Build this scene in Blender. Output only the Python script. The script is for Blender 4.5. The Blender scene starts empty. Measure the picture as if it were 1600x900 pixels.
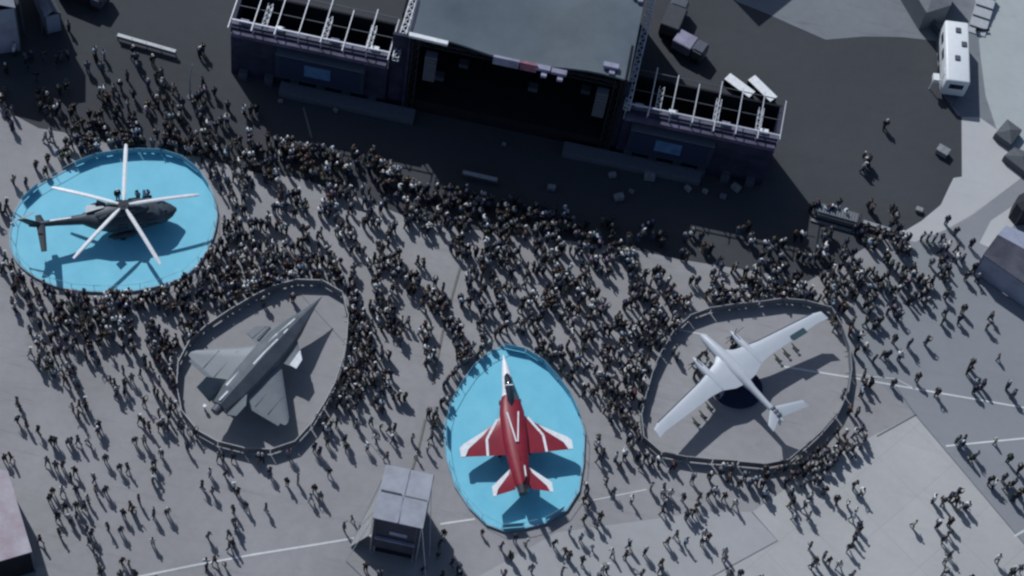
import bpy, bmesh, math, random
import numpy as np
from mathutils import Vector, Matrix, Euler, noise
random.seed(7)
rng = random.Random(11)
sc = bpy.context.scene
col = sc.collection
rad = math.radians

# ---------------------------------------------------------------- camera, sky, sun, exposure
F_PX, DIST, ELEV, ROLL = 3400.0, 200.0, rad(60), rad(12)
cam_rot = (Matrix.Rotation(math.pi / 2 - ELEV, 3, 'X') @ Matrix.Rotation(ROLL, 3, 'Z'))
cam_loc = cam_rot @ Vector((0, 0, DIST))
cd = bpy.data.cameras.new('camera')
cam = bpy.data.objects.new('camera', cd)
col.objects.link(cam)
cam.location = cam_loc
cam.rotation_euler = cam_rot.to_euler()
cd.sensor_width = 36
cd.lens = 36 * F_PX / 1600
cd.clip_start = 1
cd.clip_end = 6000
sc.camera = cam
R_ = np.array(cam_rot); C_ = np.array(cam_loc)

SHX, SHY = 0.70, -0.78            # ground shadow of one metre of height
SUN_EL = math.atan2(1, math.hypot(SHX, SHY))
w = bpy.data.worlds.new("World"); sc.world = w; w.use_nodes = True
nt = w.node_tree
bg = nt.nodes['Background']
sky = nt.nodes.new('ShaderNodeTexSky')
sky.sky_type = 'NISHITA'; sky.sun_disc = False
sky.sun_elevation = SUN_EL
sky.sun_rotation = math.atan2(-SHX, -SHY)
sky.altitude = 300; sky.dust_density = 1.5
nt.links.new(sky.outputs[0], bg.inputs[0])
bg.inputs[1].default_value = 0.05
sd = bpy.data.lights.new('sun', 'SUN'); sd.energy = 2.55; sd.angle = rad(0.6); sd.color = (1, .97, .93)
sun = bpy.data.objects.new('sun', sd); col.objects.link(sun)
sun.rotation_euler = Vector((-SHX, -SHY, 1)).to_track_quat('Z', 'Y').to_euler()
sun.location = (-100, 100, 150)
vs = sc.view_settings
vs.view_transform = 'Standard'; vs.look = 'None'; vs.exposure = 0.19; vs.gamma = 1
vs.use_white_balance = True; vs.white_balance_temperature = 6050; vs.white_balance_tint = 7
vs.use_curve_mapping = False
sc.cycles.max_bounces = 5
sc.cycles.diffuse_bounces = 3
sc.cycles.pixel_filter_type = 'BLACKMAN_HARRIS'
sc.cycles.filter_width = 2.4


def pix(X, Y, z=0.0):
    d = R_ @ np.array([(X - 800) / F_PX, -(Y - 450) / F_PX, -1.0])
    t = (z - C_[2]) / d[2]
    return Vector(C_ + d * t)


def proj(p):
    q = R_.T @ (np.array(p, float) - C_)
    return 800 + F_PX * q[0] / -q[2], 450 - F_PX * q[1] / -q[2], -q[2]


# ---------------------------------------------------------------- materials
MATS = {}
def mat(name, c, rough=.8, metal=0, var=.12, scale=3.0, emit=0, c2=None, scale2=None, spec=.3, bump=0):
    if name in MATS: return MATS[name]
    m = bpy.data.materials.new(name); m.use_nodes = True
    n = m.node_tree; b = n.nodes['Principled BSDF']
    b.inputs['Roughness'].default_value = rough
    b.inputs['Metallic'].default_value = metal
    b.inputs['Specular IOR Level'].default_value = spec
    tc = n.nodes.new('ShaderNodeTexCoord')
    nz = n.nodes.new('ShaderNodeTexNoise'); nz.inputs['Scale'].default_value = scale
    nz.inputs['Detail'].default_value = 6; nz.inputs['Roughness'].default_value = .65
    n.links.new(tc.outputs['Object'], nz.inputs['Vector'])
    cr = n.nodes.new('ShaderNodeValToRGB')
    a, bb = [x * (1 - var) for x in c], [min(1, x * (1 + var)) for x in c]
    if c2: bb = list(c2); a = list(c)
    cr.color_ramp.elements[0].position = .32; cr.color_ramp.elements[0].color = (*a, 1)
    cr.color_ramp.elements[1].position = .68; cr.color_ramp.elements[1].color = (*bb, 1)
    n.links.new(nz.outputs['Fac'], cr.inputs['Fac'])
    n.links.new(cr.outputs['Color'], b.inputs['Base Color'])
    if emit:
        n.links.new(cr.outputs['Color'], b.inputs['Emission Color'])
        b.inputs['Emission Strength'].default_value = emit
    if bump:
        bp = n.nodes.new('ShaderNodeBump'); bp.inputs['Strength'].default_value = bump
        n.links.new(nz.outputs['Fac'], bp.inputs['Height']); n.links.new(bp.outputs[0], b.inputs['Normal'])
    MATS[name] = m
    return m


def ground_mat(name, c, var=.1, stain=.75, slabs=0, streak=.06):
    """weathered paving: broad patches, fine grit, old stains, tyre streaks, slab seams"""
    m = bpy.data.materials.new(name); m.use_nodes = True
    n = m.node_tree; b = n.nodes['Principled BSDF']
    b.inputs['Roughness'].default_value = .92; b.inputs['Specular IOR Level'].default_value = .2
    tc = n.nodes.new('ShaderNodeTexCoord')
    def noise(s, det=5, rough=.6, stretch=None):
        z = n.nodes.new('ShaderNodeTexNoise'); z.inputs['Scale'].default_value = s
        z.inputs['Detail'].default_value = det; z.inputs['Roughness'].default_value = rough
        if stretch:
            mp = n.nodes.new('ShaderNodeMapping'); mp.inputs['Rotation'].default_value[2] = stretch[0]
            mp.inputs['Scale'].default_value = (stretch[1], stretch[2], 1)
            n.links.new(tc.outputs['Object'], mp.inputs[0]); n.links.new(mp.outputs[0], z.inputs['Vector'])
        else: n.links.new(tc.outputs['Object'], z.inputs['Vector'])
        return z
    def ramp(src, p0, v0, p1, v1):
        r = n.nodes.new('ShaderNodeMapRange'); r.inputs[1].default_value = p0; r.inputs[2].default_value = p1
        r.inputs[3].default_value = v0; r.inputs[4].default_value = v1
        n.links.new(src, r.inputs[0]); return r.outputs[0]
    def mul(a, bb):
        x = n.nodes.new('ShaderNodeMath'); x.operation = 'MULTIPLY'
        n.links.new(a, x.inputs[0]); n.links.new(bb, x.inputs[1]); return x.outputs[0]
    v = ramp(noise(.07).outputs['Fac'], .3, 1 - var, .7, 1 + var)
    v = mul(v, ramp(noise(1.1, 7, .7).outputs['Fac'], .3, 1 - var * .55, .7, 1 + var * .55))
    v = mul(v, ramp(noise(.35, 6, .7).outputs['Fac'], .62, 1, .78, stain))
    v = mul(v, ramp(noise(.12, 5, .7, (rad(35), 1, 9)).outputs['Fac'], .55, 1, .75, 1 - streak * 2))
    if slabs:
        br = n.nodes.new('ShaderNodeTexBrick'); br.offset = 0
        br.inputs['Scale'].default_value = 1; br.inputs['Mortar Size'].default_value = .035
        br.inputs['Brick Width'].default_value = slabs; br.inputs['Row Height'].default_value = slabs
        br.inputs['Color1'].default_value = (1, 1, 1, 1); br.inputs['Color2'].default_value = (.975, .975, .975, 1)
        br.inputs['Mortar'].default_value = (.87, .87, .87, 1)
        mp = n.nodes.new('ShaderNodeMapping'); mp.inputs['Rotation'].default_value[2] = rad(38)
        n.links.new(tc.outputs['Object'], mp.inputs[0]); n.links.new(mp.outputs[0], br.inputs['Vector'])
        v = mul(v, br.outputs['Color'])
    mx = n.nodes.new('ShaderNodeMix'); mx.data_type = 'RGBA'; mx.blend_type = 'MULTIPLY'
    mx.inputs[0].default_value = 1; mx.inputs[6].default_value = (*c, 1)
    n.links.new(v, mx.inputs[7]); n.links.new(mx.outputs[2], b.inputs['Base Color'])
    return m


# ---------------------------------------------------------------- helpers
def link(name, me, m=None, parent=None):
    o = bpy.data.objects.new(name, me); col.objects.link(o)
    if m:
        for x in (m if isinstance(m, (list, tuple)) else [m]): me.materials.append(x)
    if parent: o.parent = parent
    return o

def tag(o, label=None, cat=None, group=None, kind=None):
    if label: o['label'] = label
    if cat: o['category'] = cat
    if group: o['group'] = group
    if kind: o['kind'] = kind
    return o

def empty(name, loc=(0, 0, 0), rz=0, label=None, cat=None, group=None):
    o = bpy.data.objects.new(name, None); col.objects.link(o)
    o.location = loc; o.rotation_euler[2] = rz; o.empty_display_size = .3
    return tag(o, label, cat, group)

class MB:
    def __init__(s): s.b = bmesh.new(); s.mi = 0
    def face(s, vs, mi=None):
        try:
            f = s.b.faces.new(vs); f.material_index = s.mi if mi is None else mi; return f
        except ValueError: return None
    def hexa(s, p):          # 8 points: bottom 4 ccw, top 4 ccw
        v = [s.b.verts.new(q) for q in p]
        for q in ((3, 2, 1, 0), (4, 5, 6, 7), (0, 1, 5, 4), (1, 2, 6, 5), (2, 3, 7, 6), (3, 0, 4, 7)):
            s.face([v[i] for i in q])
        return s
    def box(s, c, d, rz=0, bev=0):
        hx, hy, hz = d[0] / 2, d[1] / 2, d[2] / 2
        cs, sn = math.cos(rz), math.sin(rz)
        P = []
        for z in (-hz, hz):
            for x, y in ((-hx, -hy), (hx, -hy), (hx, hy), (-hx, hy)):
                P.append((c[0] + x * cs - y * sn, c[1] + x * sn + y * cs, c[2] + z))
        return s.hexa(P)
    def bar(s, a, b, wd, ht=None):
        a, b = Vector(a), Vector(b); ht = ht or wd
        d = (b - a).normalized(); up = Vector((0, 0, 1)) if abs(d.z) < .95 else Vector((1, 0, 0))
        r = d.cross(up).normalized(); u = r.cross(d).normalized()
        P = []
        for e in (a, b):
            for i, j in ((-1, -1), (1, -1), (1, 1), (-1, 1)):
                P.append(e + r * i * wd / 2 + u * j * ht / 2)
        v = [s.b.verts.new(q) for q in P]
        for q in ((0, 1, 2, 3), (7, 6, 5, 4), (0, 4, 5, 1), (1, 5, 6, 2), (2, 6, 7, 3), (3, 7, 4, 0)):
            s.face([v[i] for i in q])
        return s
    def tube(s, pts, r, n=8):
        pts = [Vector(p) for p in pts]; rr = r if isinstance(r, (list, tuple)) else [r] * len(pts)
        rings = []
        for i, p in enumerate(pts):
            d = (pts[min(i + 1, len(pts) - 1)] - pts[max(i - 1, 0)]).normalized()
            up = Vector((0, 0, 1)) if abs(d.z) < .9 else Vector((1, 0, 0))
            a = d.cross(up).normalized(); b = a.cross(d)
            rings.append([s.b.verts.new(p + a * rr[i] * math.cos(t) + b * rr[i] * math.sin(t)) for t in [2 * math.pi * k / n for k in range(n)]])
        for i in range(len(rings) - 1):
            for k in range(n):
                s.face([rings[i][k], rings[i][(k + 1) % n], rings[i + 1][(k + 1) % n], rings[i + 1][k]])
        s.face(rings[0][::-1]); s.face(rings[-1]); return s
    def prism(s, poly, z0, z1):
        n = len(poly)
        A = [s.b.verts.new((p[0], p[1], z0)) for p in poly]; B = [s.b.verts.new((p[0], p[1], z1)) for p in poly]
        s.face(A[::-1]); s.face(B)
        for i in range(n): s.face([A[i], A[(i + 1) % n], B[(i + 1) % n], B[i]])
        return s
    def loft(s, secs, n=16, axis='x'):
        """secs: (x, yc, zc, halfwidth, top, bottom, power)"""
        rings = []
        for (x, yc, zc, hw, ht, hb, pw) in secs:
            ring = []
            for k in range(n):
                t = 2 * math.pi * k / n; cs, sn = math.cos(t), math.sin(t)
                e = 2 / pw
                y = hw * math.copysign(abs(cs) ** e, cs); z = (ht if sn > 0 else hb) * math.copysign(abs(sn) ** e, sn)
                ring.append(s.b.verts.new((x, yc + y, zc + z)))
            rings.append(ring)
        for i in range(len(rings) - 1):
            for k in range(n): s.face([rings[i][k], rings[i + 1][k], rings[i + 1][(k + 1) % n], rings[i][(k + 1) % n]])
        s.face(rings[0]); s.face(rings[-1][::-1]); return s
    def wing(s, secs):
        """secs along span: (le_point, te_point, thickness) -> lens-shaped aerofoil"""
        rings = []
        for le, te, th in secs:
            le, te = Vector(le), Vector(te); nrm = Vector((0, 0, 1))
            if len(secs) and abs((Vector(secs[-1][0]) - Vector(secs[0][0])).normalized().z) > .5:
                ax = (Vector(secs[-1][0]) - Vector(secs[0][0])).normalized(); nrm = ax.cross((te - le).normalized()).normalized()
            ring = []
            for f, t in ((0, 0), (.08, .6), (.3, 1), (.65, .7), (1, .08), (1, -.08), (.65, -.5), (.3, -.7), (.08, -.45)):
                ring.append(s.b.verts.new(le.lerp(te, f) + nrm * t * th / 2))
            rings.append(ring)
        n = 9
        for i in range(len(rings) - 1):
            for k in range(n): s.face([rings[i][k], rings[i + 1][k], rings[i + 1][(k + 1) % n], rings[i][(k + 1) % n]])
        s.face(rings[0][::-1]); s.face(rings[-1]); return s
    def build(s, name, m, parent=None, smooth=False, normals=True):
        if normals: bmesh.ops.recalc_face_normals(s.b, faces=s.b.faces)
        me = bpy.data.meshes.new(name); s.b.to_mesh(me); s.b.free()
        if smooth:
            for p in me.polygons: p.use_smooth = True
            try: me.set_sharp_from_angle(angle=rad(40))
            except Exception: pass
        return link(name, me, m, parent)

def sheet(name, pts_px, z, m, label=None, world=False):
    b = MB(); P = [(p if world else pix(p[0], p[1], 0)) for p in pts_px]
    b.face([b.b.verts.new((p[0], p[1], z)) for p in P])
    bmesh.ops.triangulate(b.b, faces=b.b.faces)
    bmesh.ops.recalc_face_normals(b.b, faces=b.b.faces)
    if sum(f.normal.z for f in b.b.faces) < 0: bmesh.ops.reverse_faces(b.b, faces=b.b.faces)
    o = b.build(name, m, normals=False); o['kind'] = 'structure'
    if label: o['label'] = label
    return o

def stroke(name, pts_px, wd, z, m, label=None):
    P = [pix(*p, 0) for p in pts_px]; L, Rr = [], []
    for i, p in enumerate(P):
        d = (P[min(i + 1, len(P) - 1)] - P[max(0, i - 1)]).normalized(); nn = Vector((-d.y, d.x, 0)) * wd / 2
        L.append(p + nn); Rr.append(p - nn)
    b = MB()
    for i in range(len(P) - 1):
        b.face([b.b.verts.new((q.x, q.y, z)) for q in (L[i], Rr[i], Rr[i + 1], L[i + 1])])
    bmesh.ops.remove_doubles(b.b, verts=b.b.verts, dist=1e-4)
    o = b.build(name, m); o['kind'] = 'structure'
    return o

def smooth_loop(pts, it=1):
    for _ in range(it):
        q = []
        for i in range(len(pts)):
            a, b = pts[i], pts[(i + 1) % len(pts)]
            q += [(a[0] * .75 + b[0] * .25, a[1] * .75 + b[1] * .25), (a[0] * .25 + b[0] * .75, a[1] * .25 + b[1] * .75)]
        pts = q
    return pts

def resample(P, step, closed=True):
    P = [Vector((p[0], p[1], 0)) for p in P]
    if closed: P = P + [P[0]]
    L = [0]
    for i in range(len(P) - 1): L.append(L[-1] + (P[i + 1] - P[i]).length)
    n = max(3, round(L[-1] / step)); out = []
    for k in range(n if closed else n + 1):
        t = L[-1] * k / n; i = 0
        while i < len(L) - 2 and L[i + 1] < t: i += 1
        out.append(P[i].lerp(P[i + 1], (t - L[i]) / max(1e-6, L[i + 1] - L[i])))
    return out

def inside(p, poly):
    c = False; j = len(poly) - 1
    for i in range(len(poly)):
        if (poly[i][1] > p[1]) != (poly[j][1] > p[1]) and p[0] < (poly[j][0] - poly[i][0]) * (p[1] - poly[i][1]) / (poly[j][1] - poly[i][1]) + poly[i][0]: c = not c
        j = i
    return c

# ---------------------------------------------------------------- ground and markings
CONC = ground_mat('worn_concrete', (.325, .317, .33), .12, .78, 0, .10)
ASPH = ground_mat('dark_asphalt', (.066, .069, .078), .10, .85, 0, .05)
TARM = ground_mat('grey_tarmac', (.275, .285, .31), .06, .85, 0, .04)
PALE = ground_mat('pale_concrete', (.46, .455, .46), .08, .86, 4.8, .04)
PALE2 = ground_mat('pale_apron', (.50, .50, .51), .05, .88, 0, .03)
DUST = ground_mat('dusty_apron', (.43, .46, .47), .07, .82, 0, .06)
WORN = ground_mat('worn_apron', (.21, .225, .25), .12, .8, 0, .12)
PAINT = ground_mat('road_paint', (.66, .67, .68), .16, .62)
b = MB(); b.face([b.b.verts.new((x, y, 0)) for x, y in ((-700, -500), (700, -500), (700, 900), (-700, 900))])
g = b.build('ground', CONC); g['kind'] = 'structure'
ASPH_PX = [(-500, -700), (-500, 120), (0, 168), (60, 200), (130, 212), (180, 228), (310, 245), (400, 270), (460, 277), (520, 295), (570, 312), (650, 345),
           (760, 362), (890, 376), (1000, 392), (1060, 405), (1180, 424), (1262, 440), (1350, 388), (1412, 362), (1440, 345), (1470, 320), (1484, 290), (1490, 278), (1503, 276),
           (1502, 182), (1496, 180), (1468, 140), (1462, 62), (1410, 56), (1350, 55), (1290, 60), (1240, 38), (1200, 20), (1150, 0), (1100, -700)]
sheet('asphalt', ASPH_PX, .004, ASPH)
sheet('apron', [(1150, 2), (1200, 22), (1240, 40), (1290, 62), (1350, 57), (1410, 58), (1463, 64), (1500, 0), (1500, -600), (1100, -600)], .006, WORN)
sheet('tarmac', [(1330, 560), (1430, 648), (1590, 838), (1750, 1030), (1900, 1000), (1900, 120), (1600, 275), (1520, 338), (1480, 360), (1415, 380), (1330, 440)], .004, TARM)
sheet('concrete_slab', [(1430, 648), (1310, 708), (1175, 800), (1215, 845), (1105, 905), (1060, 1050), (1850, 1200), (1750, 1030), (1590, 838)], .008, PALE)
sheet('concrete_apron', [(1503, 183), (1530, 183), (1558, 203), (1600, 240), (1650, 262), (1600, 275), (1520, 335), (1480, 358), (1430, 378), (1400, 372), (1412, 362), (1440, 345), (1470, 320), (1484, 290), (1490, 278), (1503, 276)], .010, PALE2)
sheet('dusty_ground', [(1516, -300), (1524, 0), (1532, 90), (1540, 150), (1558, 203), (1600, 240), (1650, 262), (1900, 120), (1900, -300)], .012, DUST)
sheet('service_path', [(1462, 62), (1496, 0), (1500, -300), (1516, -300), (1524, 0), (1532, 90), (1540, 150), (1556, 200), (1530, 183), (1502, 182), (1468, 140)], .014, WORN)
sheet('concrete_patch', [(740, 905), (870, 832), (1100, 800), (1175, 800), (1215, 845), (1105, 905), (1060, 1050), (700, 1000)], .010, ground_mat('patched_concrete', (.40, .40, .415), .07, .85, 0, .05))
for pts, wd in (([(1225, 573), (1330, 590), (1455, 612), (1600, 637), (1700, 655)], .17), ([(1478, 697), (1600, 685), (1700, 676)], .16), ([(1585, 838), (1625, 815)], .2),
                ([(150, 915), (300, 884), (400, 866), (500, 850), (590, 835)], .19), ([(688, 819), (742, 811)], .18), ([(1060, 515), (1105, 524)], .15), ([(905, 786), (1010, 765)], .10),
                ([(1330, 585), (1400, 592), (1430, 608)], .08)):
    stroke('road_marking', pts, wd, .018, PAINT)
SEAM = mat('joint_sealant', (.13, .13, .14), .9)
for pts, wd in (([(1370, 682), (1432, 648)], .14), ([(1175, 800), (1215, 845), (1105, 905)], .10), ([(1390, 590), (1430, 648), (1590, 838), (1700, 968)], .08), ([(880, 372), (1000, 390)], .08),
                ([(520, 620), (600, 720)], .05), ([(560, 560), (470, 460)], .05)):
    stroke('pavement_joint', pts, wd, .016, SEAM)
# cable ramps lying on the ground between stage and tower
CAB = mat('cable_ramp', (.20, .195, .175), .8)
def cable(pts, label, wd=.2):
    P = [pix(*p, 0) for p in pts]; b = MB()
    for i in range(len(P) - 1):
        b.bar(P[i] + Vector((0, 0, .035)), P[i + 1] + Vector((0, 0, .035)), wd, .07)
    tag(b.build('cable_ramp', CAB), label, 'cable ramp')
cable([(718, 420), (708, 455), (691, 520), (676, 600)], 'long thin cable cover lying in the crowd beyond the tip of the red jet platform')
cable([(664, 655), (655, 695), (644, 733)], 'grey cable cover running to the back of the square delay tower')
cable([(474, 168), (487, 216)], 'thin pale cable cover in the shadow below the left screen wing', .2)

# ---------------------------------------------------------------- fences and display platforms
RAILM = mat('pale_rail', (.36, .37, .40), .5, .3)
PANM = mat('barrier_panel', (.17, .18, .20), .7)
def fence(px, label, skip=(), step=2.3):
    W = resample([pix(*p, 0) for p in px], step)
    root = empty('crowd_barrier', W[0], 0, label, 'barrier')
    n = len(W); off = Vector(root.location); off.z = 0
    rl = MB(); ft = MB()
    for i in range(n):
        a, c = W[i] - off, W[(i + 1) % n] - off
        j = Vector((rng.uniform(-.06, .06), rng.uniform(-.06, .06), 0))
        a = a + j
        d = (c - a).normalized()
        if i in skip: continue
        p = MB(); p.bar(a + d * .04 + Vector((0, 0, .56)), c - d * .04 + Vector((0, 0, .56)), .035, .88)
        p.build('panel', PANM, root)
        rl.bar(a + Vector((0, 0, 1.06)), c + Vector((0, 0, 1.06)), .07, .06)
        nn = Vector((-d.y, d.x, 0))
        for q in (a + d * .3, c - d * .3):
            ft.bar(q - nn * .3 + Vector((0, 0, .03)), q + nn * .3 + Vector((0, 0, .03)), .05, .05)
            ft.bar(q + Vector((0, 0, .03)), q + Vector((0, 0, 1.05)), .045, .045)
    rl.build('rail', RAILM, root); ft.build('stand', RAILM, root)
    return W

KIZ_PX = [(296, 541), (326, 513), (364, 489), (405, 465), (443, 448), (484, 442), (522, 451), (541, 472), (543, 510), (539, 558), (526, 599), (508, 634), (491, 665), (470, 685), (453, 706), (415, 711), (364, 706), (326, 692), (295, 671), (281, 644), (276, 606), (279, 572)]
AKI_PX = [(1003, 690), (998, 660), (1010, 610), (1023, 570), (1047, 527), (1080, 497), (1120, 485), (1180, 480), (1230, 473), (1273, 480), (1300, 490), (1317, 527), (1327, 560), (1327, 600), (1317, 637), (1293, 667), (1263, 697), (1227, 727), (1187, 733), (1140, 727), (1087, 723), (1040, 717), (1013, 707)]
HEL_PX = [(14, 370), (16, 395), (28, 415), (48, 432), (78, 447), (107, 455), (140, 458), (180, 459), (220, 456), (260, 446), (290, 434), (312, 414), (330, 385), (340, 350), (340, 325), (332, 298), (315, 270), (290, 250), (262, 240), (230, 238), (195, 240), (160, 243), (125, 255), (95, 272), (65, 288), (38, 308), (20, 335)]
JET_PX = [(787, 542), (817, 547), (850, 568), (879, 601), (901, 634), (914, 678), (912, 725), (905, 769), (886, 799), (853, 819), (817, 828), (787, 832), (758, 821), (732, 795), (710, 762), (696, 718), (692, 674), (699, 637), (721, 597), (743, 568), (765, 551)]
fence(KIZ_PX, 'grey barrier ring around the grey delta-winged jet')
fence(AKI_PX, 'grey barrier ring around the white twin-propeller drone')

BLUE = mat('blue_floor_vinyl', (.185, .55, .73), .55, 0, c2=(.235, .64, .82), scale=.35)
SKIRT = mat('pale_blue_skirt', (.26, .42, .52), .6, 0, .25, .8)
def platform(px, name, label, solid, h=.22):
    W = [pix(*p, 0) for p in px]; W = [Vector(p) for p in (Vector((q[0], q[1], 0)) for q in (smooth_loop([(p.x, p.y) for p in W], 1) if name == 'helicopter' else [(p.x, p.y) for p in W]))]
    o0 = sum(W, Vector()) / len(W)
    root = empty('display_platform', (o0.x, o0.y, 0), 0, label, 'platform')
    P = [p - o0 for p in W]
    b = MB(); b.prism([p * .996 for p in P], 0.03, h); deck = b.build('deck', BLUE, root)
    b = MB(); n = len(P)
    for i in range(n):
        a, c = P[i], P[(i + 1) % n]
        ai, ci = a * .982, c * .982
        b.hexa([(a.x, a.y, .025), (c.x, c.y, .025), (ci.x, ci.y, .025), (ai.x, ai.y, .025), (a.x, a.y, h + .05), (c.x, c.y, h + .05), (ci.x, ci.y, h + .05), (ai.x, ai.y, h + .05)])
    b.build('kerb', SKIRT, root)
    Q = resample([p * .975 for p in P], 2.0); m = len(Q)
    rl = MB()
    for i in range(m):
        a, c = Q[i], Q[(i + 1) % m]
        ps = MB(); ps.bar(a + Vector((0, 0, h)), a + Vector((0, 0, h + .85)), .035); ps.build('post', SKIRT, root)
        rl.bar(a + Vector((0, 0, h + .85)), c + Vector((0, 0, h + .85)), .03)
        X, Y, _ = proj(a + o0)
        if solid(X, Y, i):
            q = MB(); q.bar(a.lerp(c, .03) + Vector((0, 0, h + .45)), c.lerp(a, .03) + Vector((0, 0, h + .45)), .03, .74)
            q.build('panel', mat('blue_board', (.22, .45, .58), .6), root)
    rl.build('rail', SKIRT, root)
    return root
platform(HEL_PX, 'helicopter', 'large round bright blue display platform under the grey helicopter', lambda X, Y, i: (Y < 262 and X > 100) or (X < 110 and Y < 330 and i % 2) or (X > 285 and Y < 300))
platform(JET_PX, 'jet', 'bright blue teardrop display platform under the red and white jet', lambda X, Y, i: (X > 775 and Y < 640) or (X < 730 and 640 < Y < 720 and i % 3 == 0) or (Y > 812 and X < 830 and i % 4 == 0) or (X > 860 and 780 < Y < 815))

# ---------------------------------------------------------------- aircraft
WHT = mat('white_aircraft_paint', (.52, .55, .61), .4, 0, .05, .6, spec=.4)
GRY = mat('grey_aircraft_paint', (.165, .185, .21), .42, .1, .10, .7, spec=.5)
GRYD = mat('dark_grey_paint', (.10, .11, .14), .5)
RED = mat('red_aircraft_paint', (.255, .017, .036), .38, 0, .18, .9, spec=.5)
PW = mat('white_trim_paint', (.85, .86, .9), .4)
GLS = mat('canopy_glass', (.02, .03, .05), .08, 0, spec=.9)
RUB = mat('tyre_rubber', (.03, .03, .03), .9)
MET = mat('engine_metal', (.18, .17, .17), .35, .8)
NAV = mat('navy_cloth', (.02, .03, .07), .9)

def frame_at(npx, tpx, zn, zt):
    N, T = pix(*npx, zn), pix(*tpx, zt); d = N - T
    return Vector((T.x, T.y, 0)), math.atan2(d.y, d.x)

def gear(root, x, y, ztop, r=.28, side=1):
    b = MB(); b.tube([(x, y, ztop), (x, y, r)], .06, 8); s = b.build('landing_gear', MET, root)
    b = MB(); b.tube([(x, y - .11, r), (x, y + .11, r)], r, 16); b.build('wheel', RUB, s)

# ---- white twin-propeller drone
T, a = frame_at((1095, 521.7), (1213, 647), 2.1, 2.5)
dr = empty('drone', T, a, 'white twin-propeller drone with long straight wings and a V tail', 'drone')
b = MB(); b.loft([(10.25, 0, 2.05, .05, .05, .05, 2), (10.05, 0, 2.08, .22, .2, .2, 2), (9.5, 0, 2.12, .38, .36, .36, 2), (8.4, 0, 2.2, .50, .50, .48, 2), (7, 0, 2.3, .62, .62, .55, 2.2),
                  (5.6, 0, 2.35, .66, .60, .58, 2.3), (4.4, 0, 2.35, .5, .52, .5, 2.2), (3.2, 0, 2.38, .33, .36, .34, 2), (1.5, 0, 2.45, .27, .28, .28, 2), (0, 0, 2.5, .24, .25, .25, 2), (-.9, 0, 2.5, .1, .12, .12, 2)], 20)
b.build('fuselage', WHT, dr, True)
for s in (1, -1):
    b = MB(); b.wing([((7.9, .1 * s, 2.45), (3.9, .1 * s, 2.42), .62), ((7.1, 1.2 * s, 2.50), (4.05, 1.2 * s, 2.46), .46), ((6.75, 2.4 * s, 2.55), (4.6, 2.4 * s, 2.5), .32), ((6.45, 3.6 * s, 2.6), (4.72, 3.6 * s, 2.56), .26),
                      ((5.55, 9.4 * s, 2.85), (4.5, 9.4 * s, 2.82), .14), ((5.2, 10.15 * s, 3.0), (4.25, 10.25 * s, 3.0), .08)])
    wg = b.build('wing', WHT, dr, True)
    b = MB(); b.loft([(8.75, 2.3 * s, 2.3, .06, .06, .06, 2), (8.4, 2.3 * s, 2.3, .2, .2, .2, 2), (7.6, 2.3 * s, 2.32, .33, .33, .36, 2), (6.3, 2.3 * s, 2.4, .4, .40, .42, 2), (5.2, 2.3 * s, 2.45, .26, .22, .3, 2), (4.7, 2.3 * s, 2.5, .08, .08, .1, 2)], 14)
    nc = b.build('engine_nacelle', WHT, dr, True)
    b = MB(); x0 = 8.28
    for k in range(5):
        t = 2 * math.pi * k / 5 + .4
        d = Vector((0, math.cos(t), math.sin(t))); e = Vector((0, -d.z, d.y))
        p0, p1 = Vector((x0, 2.3 * s, 2.3)) + d * .15, Vector((x0, 2.3 * s, 2.3)) + d * 1.15
        b.hexa([p0 - e * .07, p0 + e * .07, p0 + e * .07 + Vector((.03, 0, 0)), p0 - e * .07 + Vector((.03, 0, 0)), p1 - e * .05, p1 + e * .05, p1 + e * .05 + Vector((.03, 0, 0)), p1 - e * .05 + Vector((.03, 0, 0))])
    b.build('propeller', GRYD, nc)
    b = MB(); b.wing([((.75, .1 * s, 2.6), (-.5, .1 * s, 2.6), .16), ((-.75, 2.1 * s, 4.05), (-1.5, 2.15 * s, 4.05), .07)]); b.build('tail_fin', WHT, dr, True)
    gear(dr, 5.2, 2.0 * s, 2.2)
    for k, yy in enumerate((3.5, 4.6, 5.7)):
        b = MB(); b.box((5.1, yy * s, 2.36), (.5, .06, .26)); py = b.build('pylon', GRYD, dr)
    mat('olive_paint', (.06, .07, .05), .6)
    b = MB(); b.bar((6.72, 2.6 * s, 2.53), (6.44, 3.7 * s, 2.6), .1, .1); b.bar((6.44, 3.7 * s, 2.6), (5.54, 9.4 * s, 2.86), .1, .08); b.build('leading_edge_boot', GRYD, wg)
b = MB(); b.wing([((.5, 0, 2.3), (-.7, 0, 2.3), .1), ((-.4, 0, 1.55), (-.9, 0, 1.55), .06)]); b.build('ventral_fin', WHT, dr, True)
for k in range(3):
    b = MB(); b.box((.55 - .4 * k, 0, 2.78), (.2, .5, .12)); b.build('engine_vent', GRYD, dr)
gear(dr, 9.0, 0, 1.8, .24)
b = MB(); b.tube([(8.6, 0, 1.75), (8.6, 0, 1.35)], [.24, .2], 12); b.build('camera_ball', GRYD, dr)
b = MB(); zt = 2.845; b.hexa([(5.05, -6.15, zt - .02), (4.45, -6.15, zt - .02), (4.35, -7.75, zt + .02), (4.95, -7.75, zt + .02), (5.05, -6.15, zt), (4.45, -6.15, zt), (4.35, -7.75, zt + .05), (4.95, -7.75, zt + .05)])
b.build('wing_marking', mat('dark_teal', (.03, .07, .09), .6), dr)
# round navy dais under it
b = MB(); pc = pix(1152, 612, 0); b.tube([(0, 0, 0), (0, 0, .35)], 1, 36)
o = b.build('display_dais', NAV); o.location = pix(1150, 606, 0); o.scale = (2.4, 2.1, 1)
tag(o, 'dark navy round plinth beneath the white drone', 'plinth')
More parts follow.
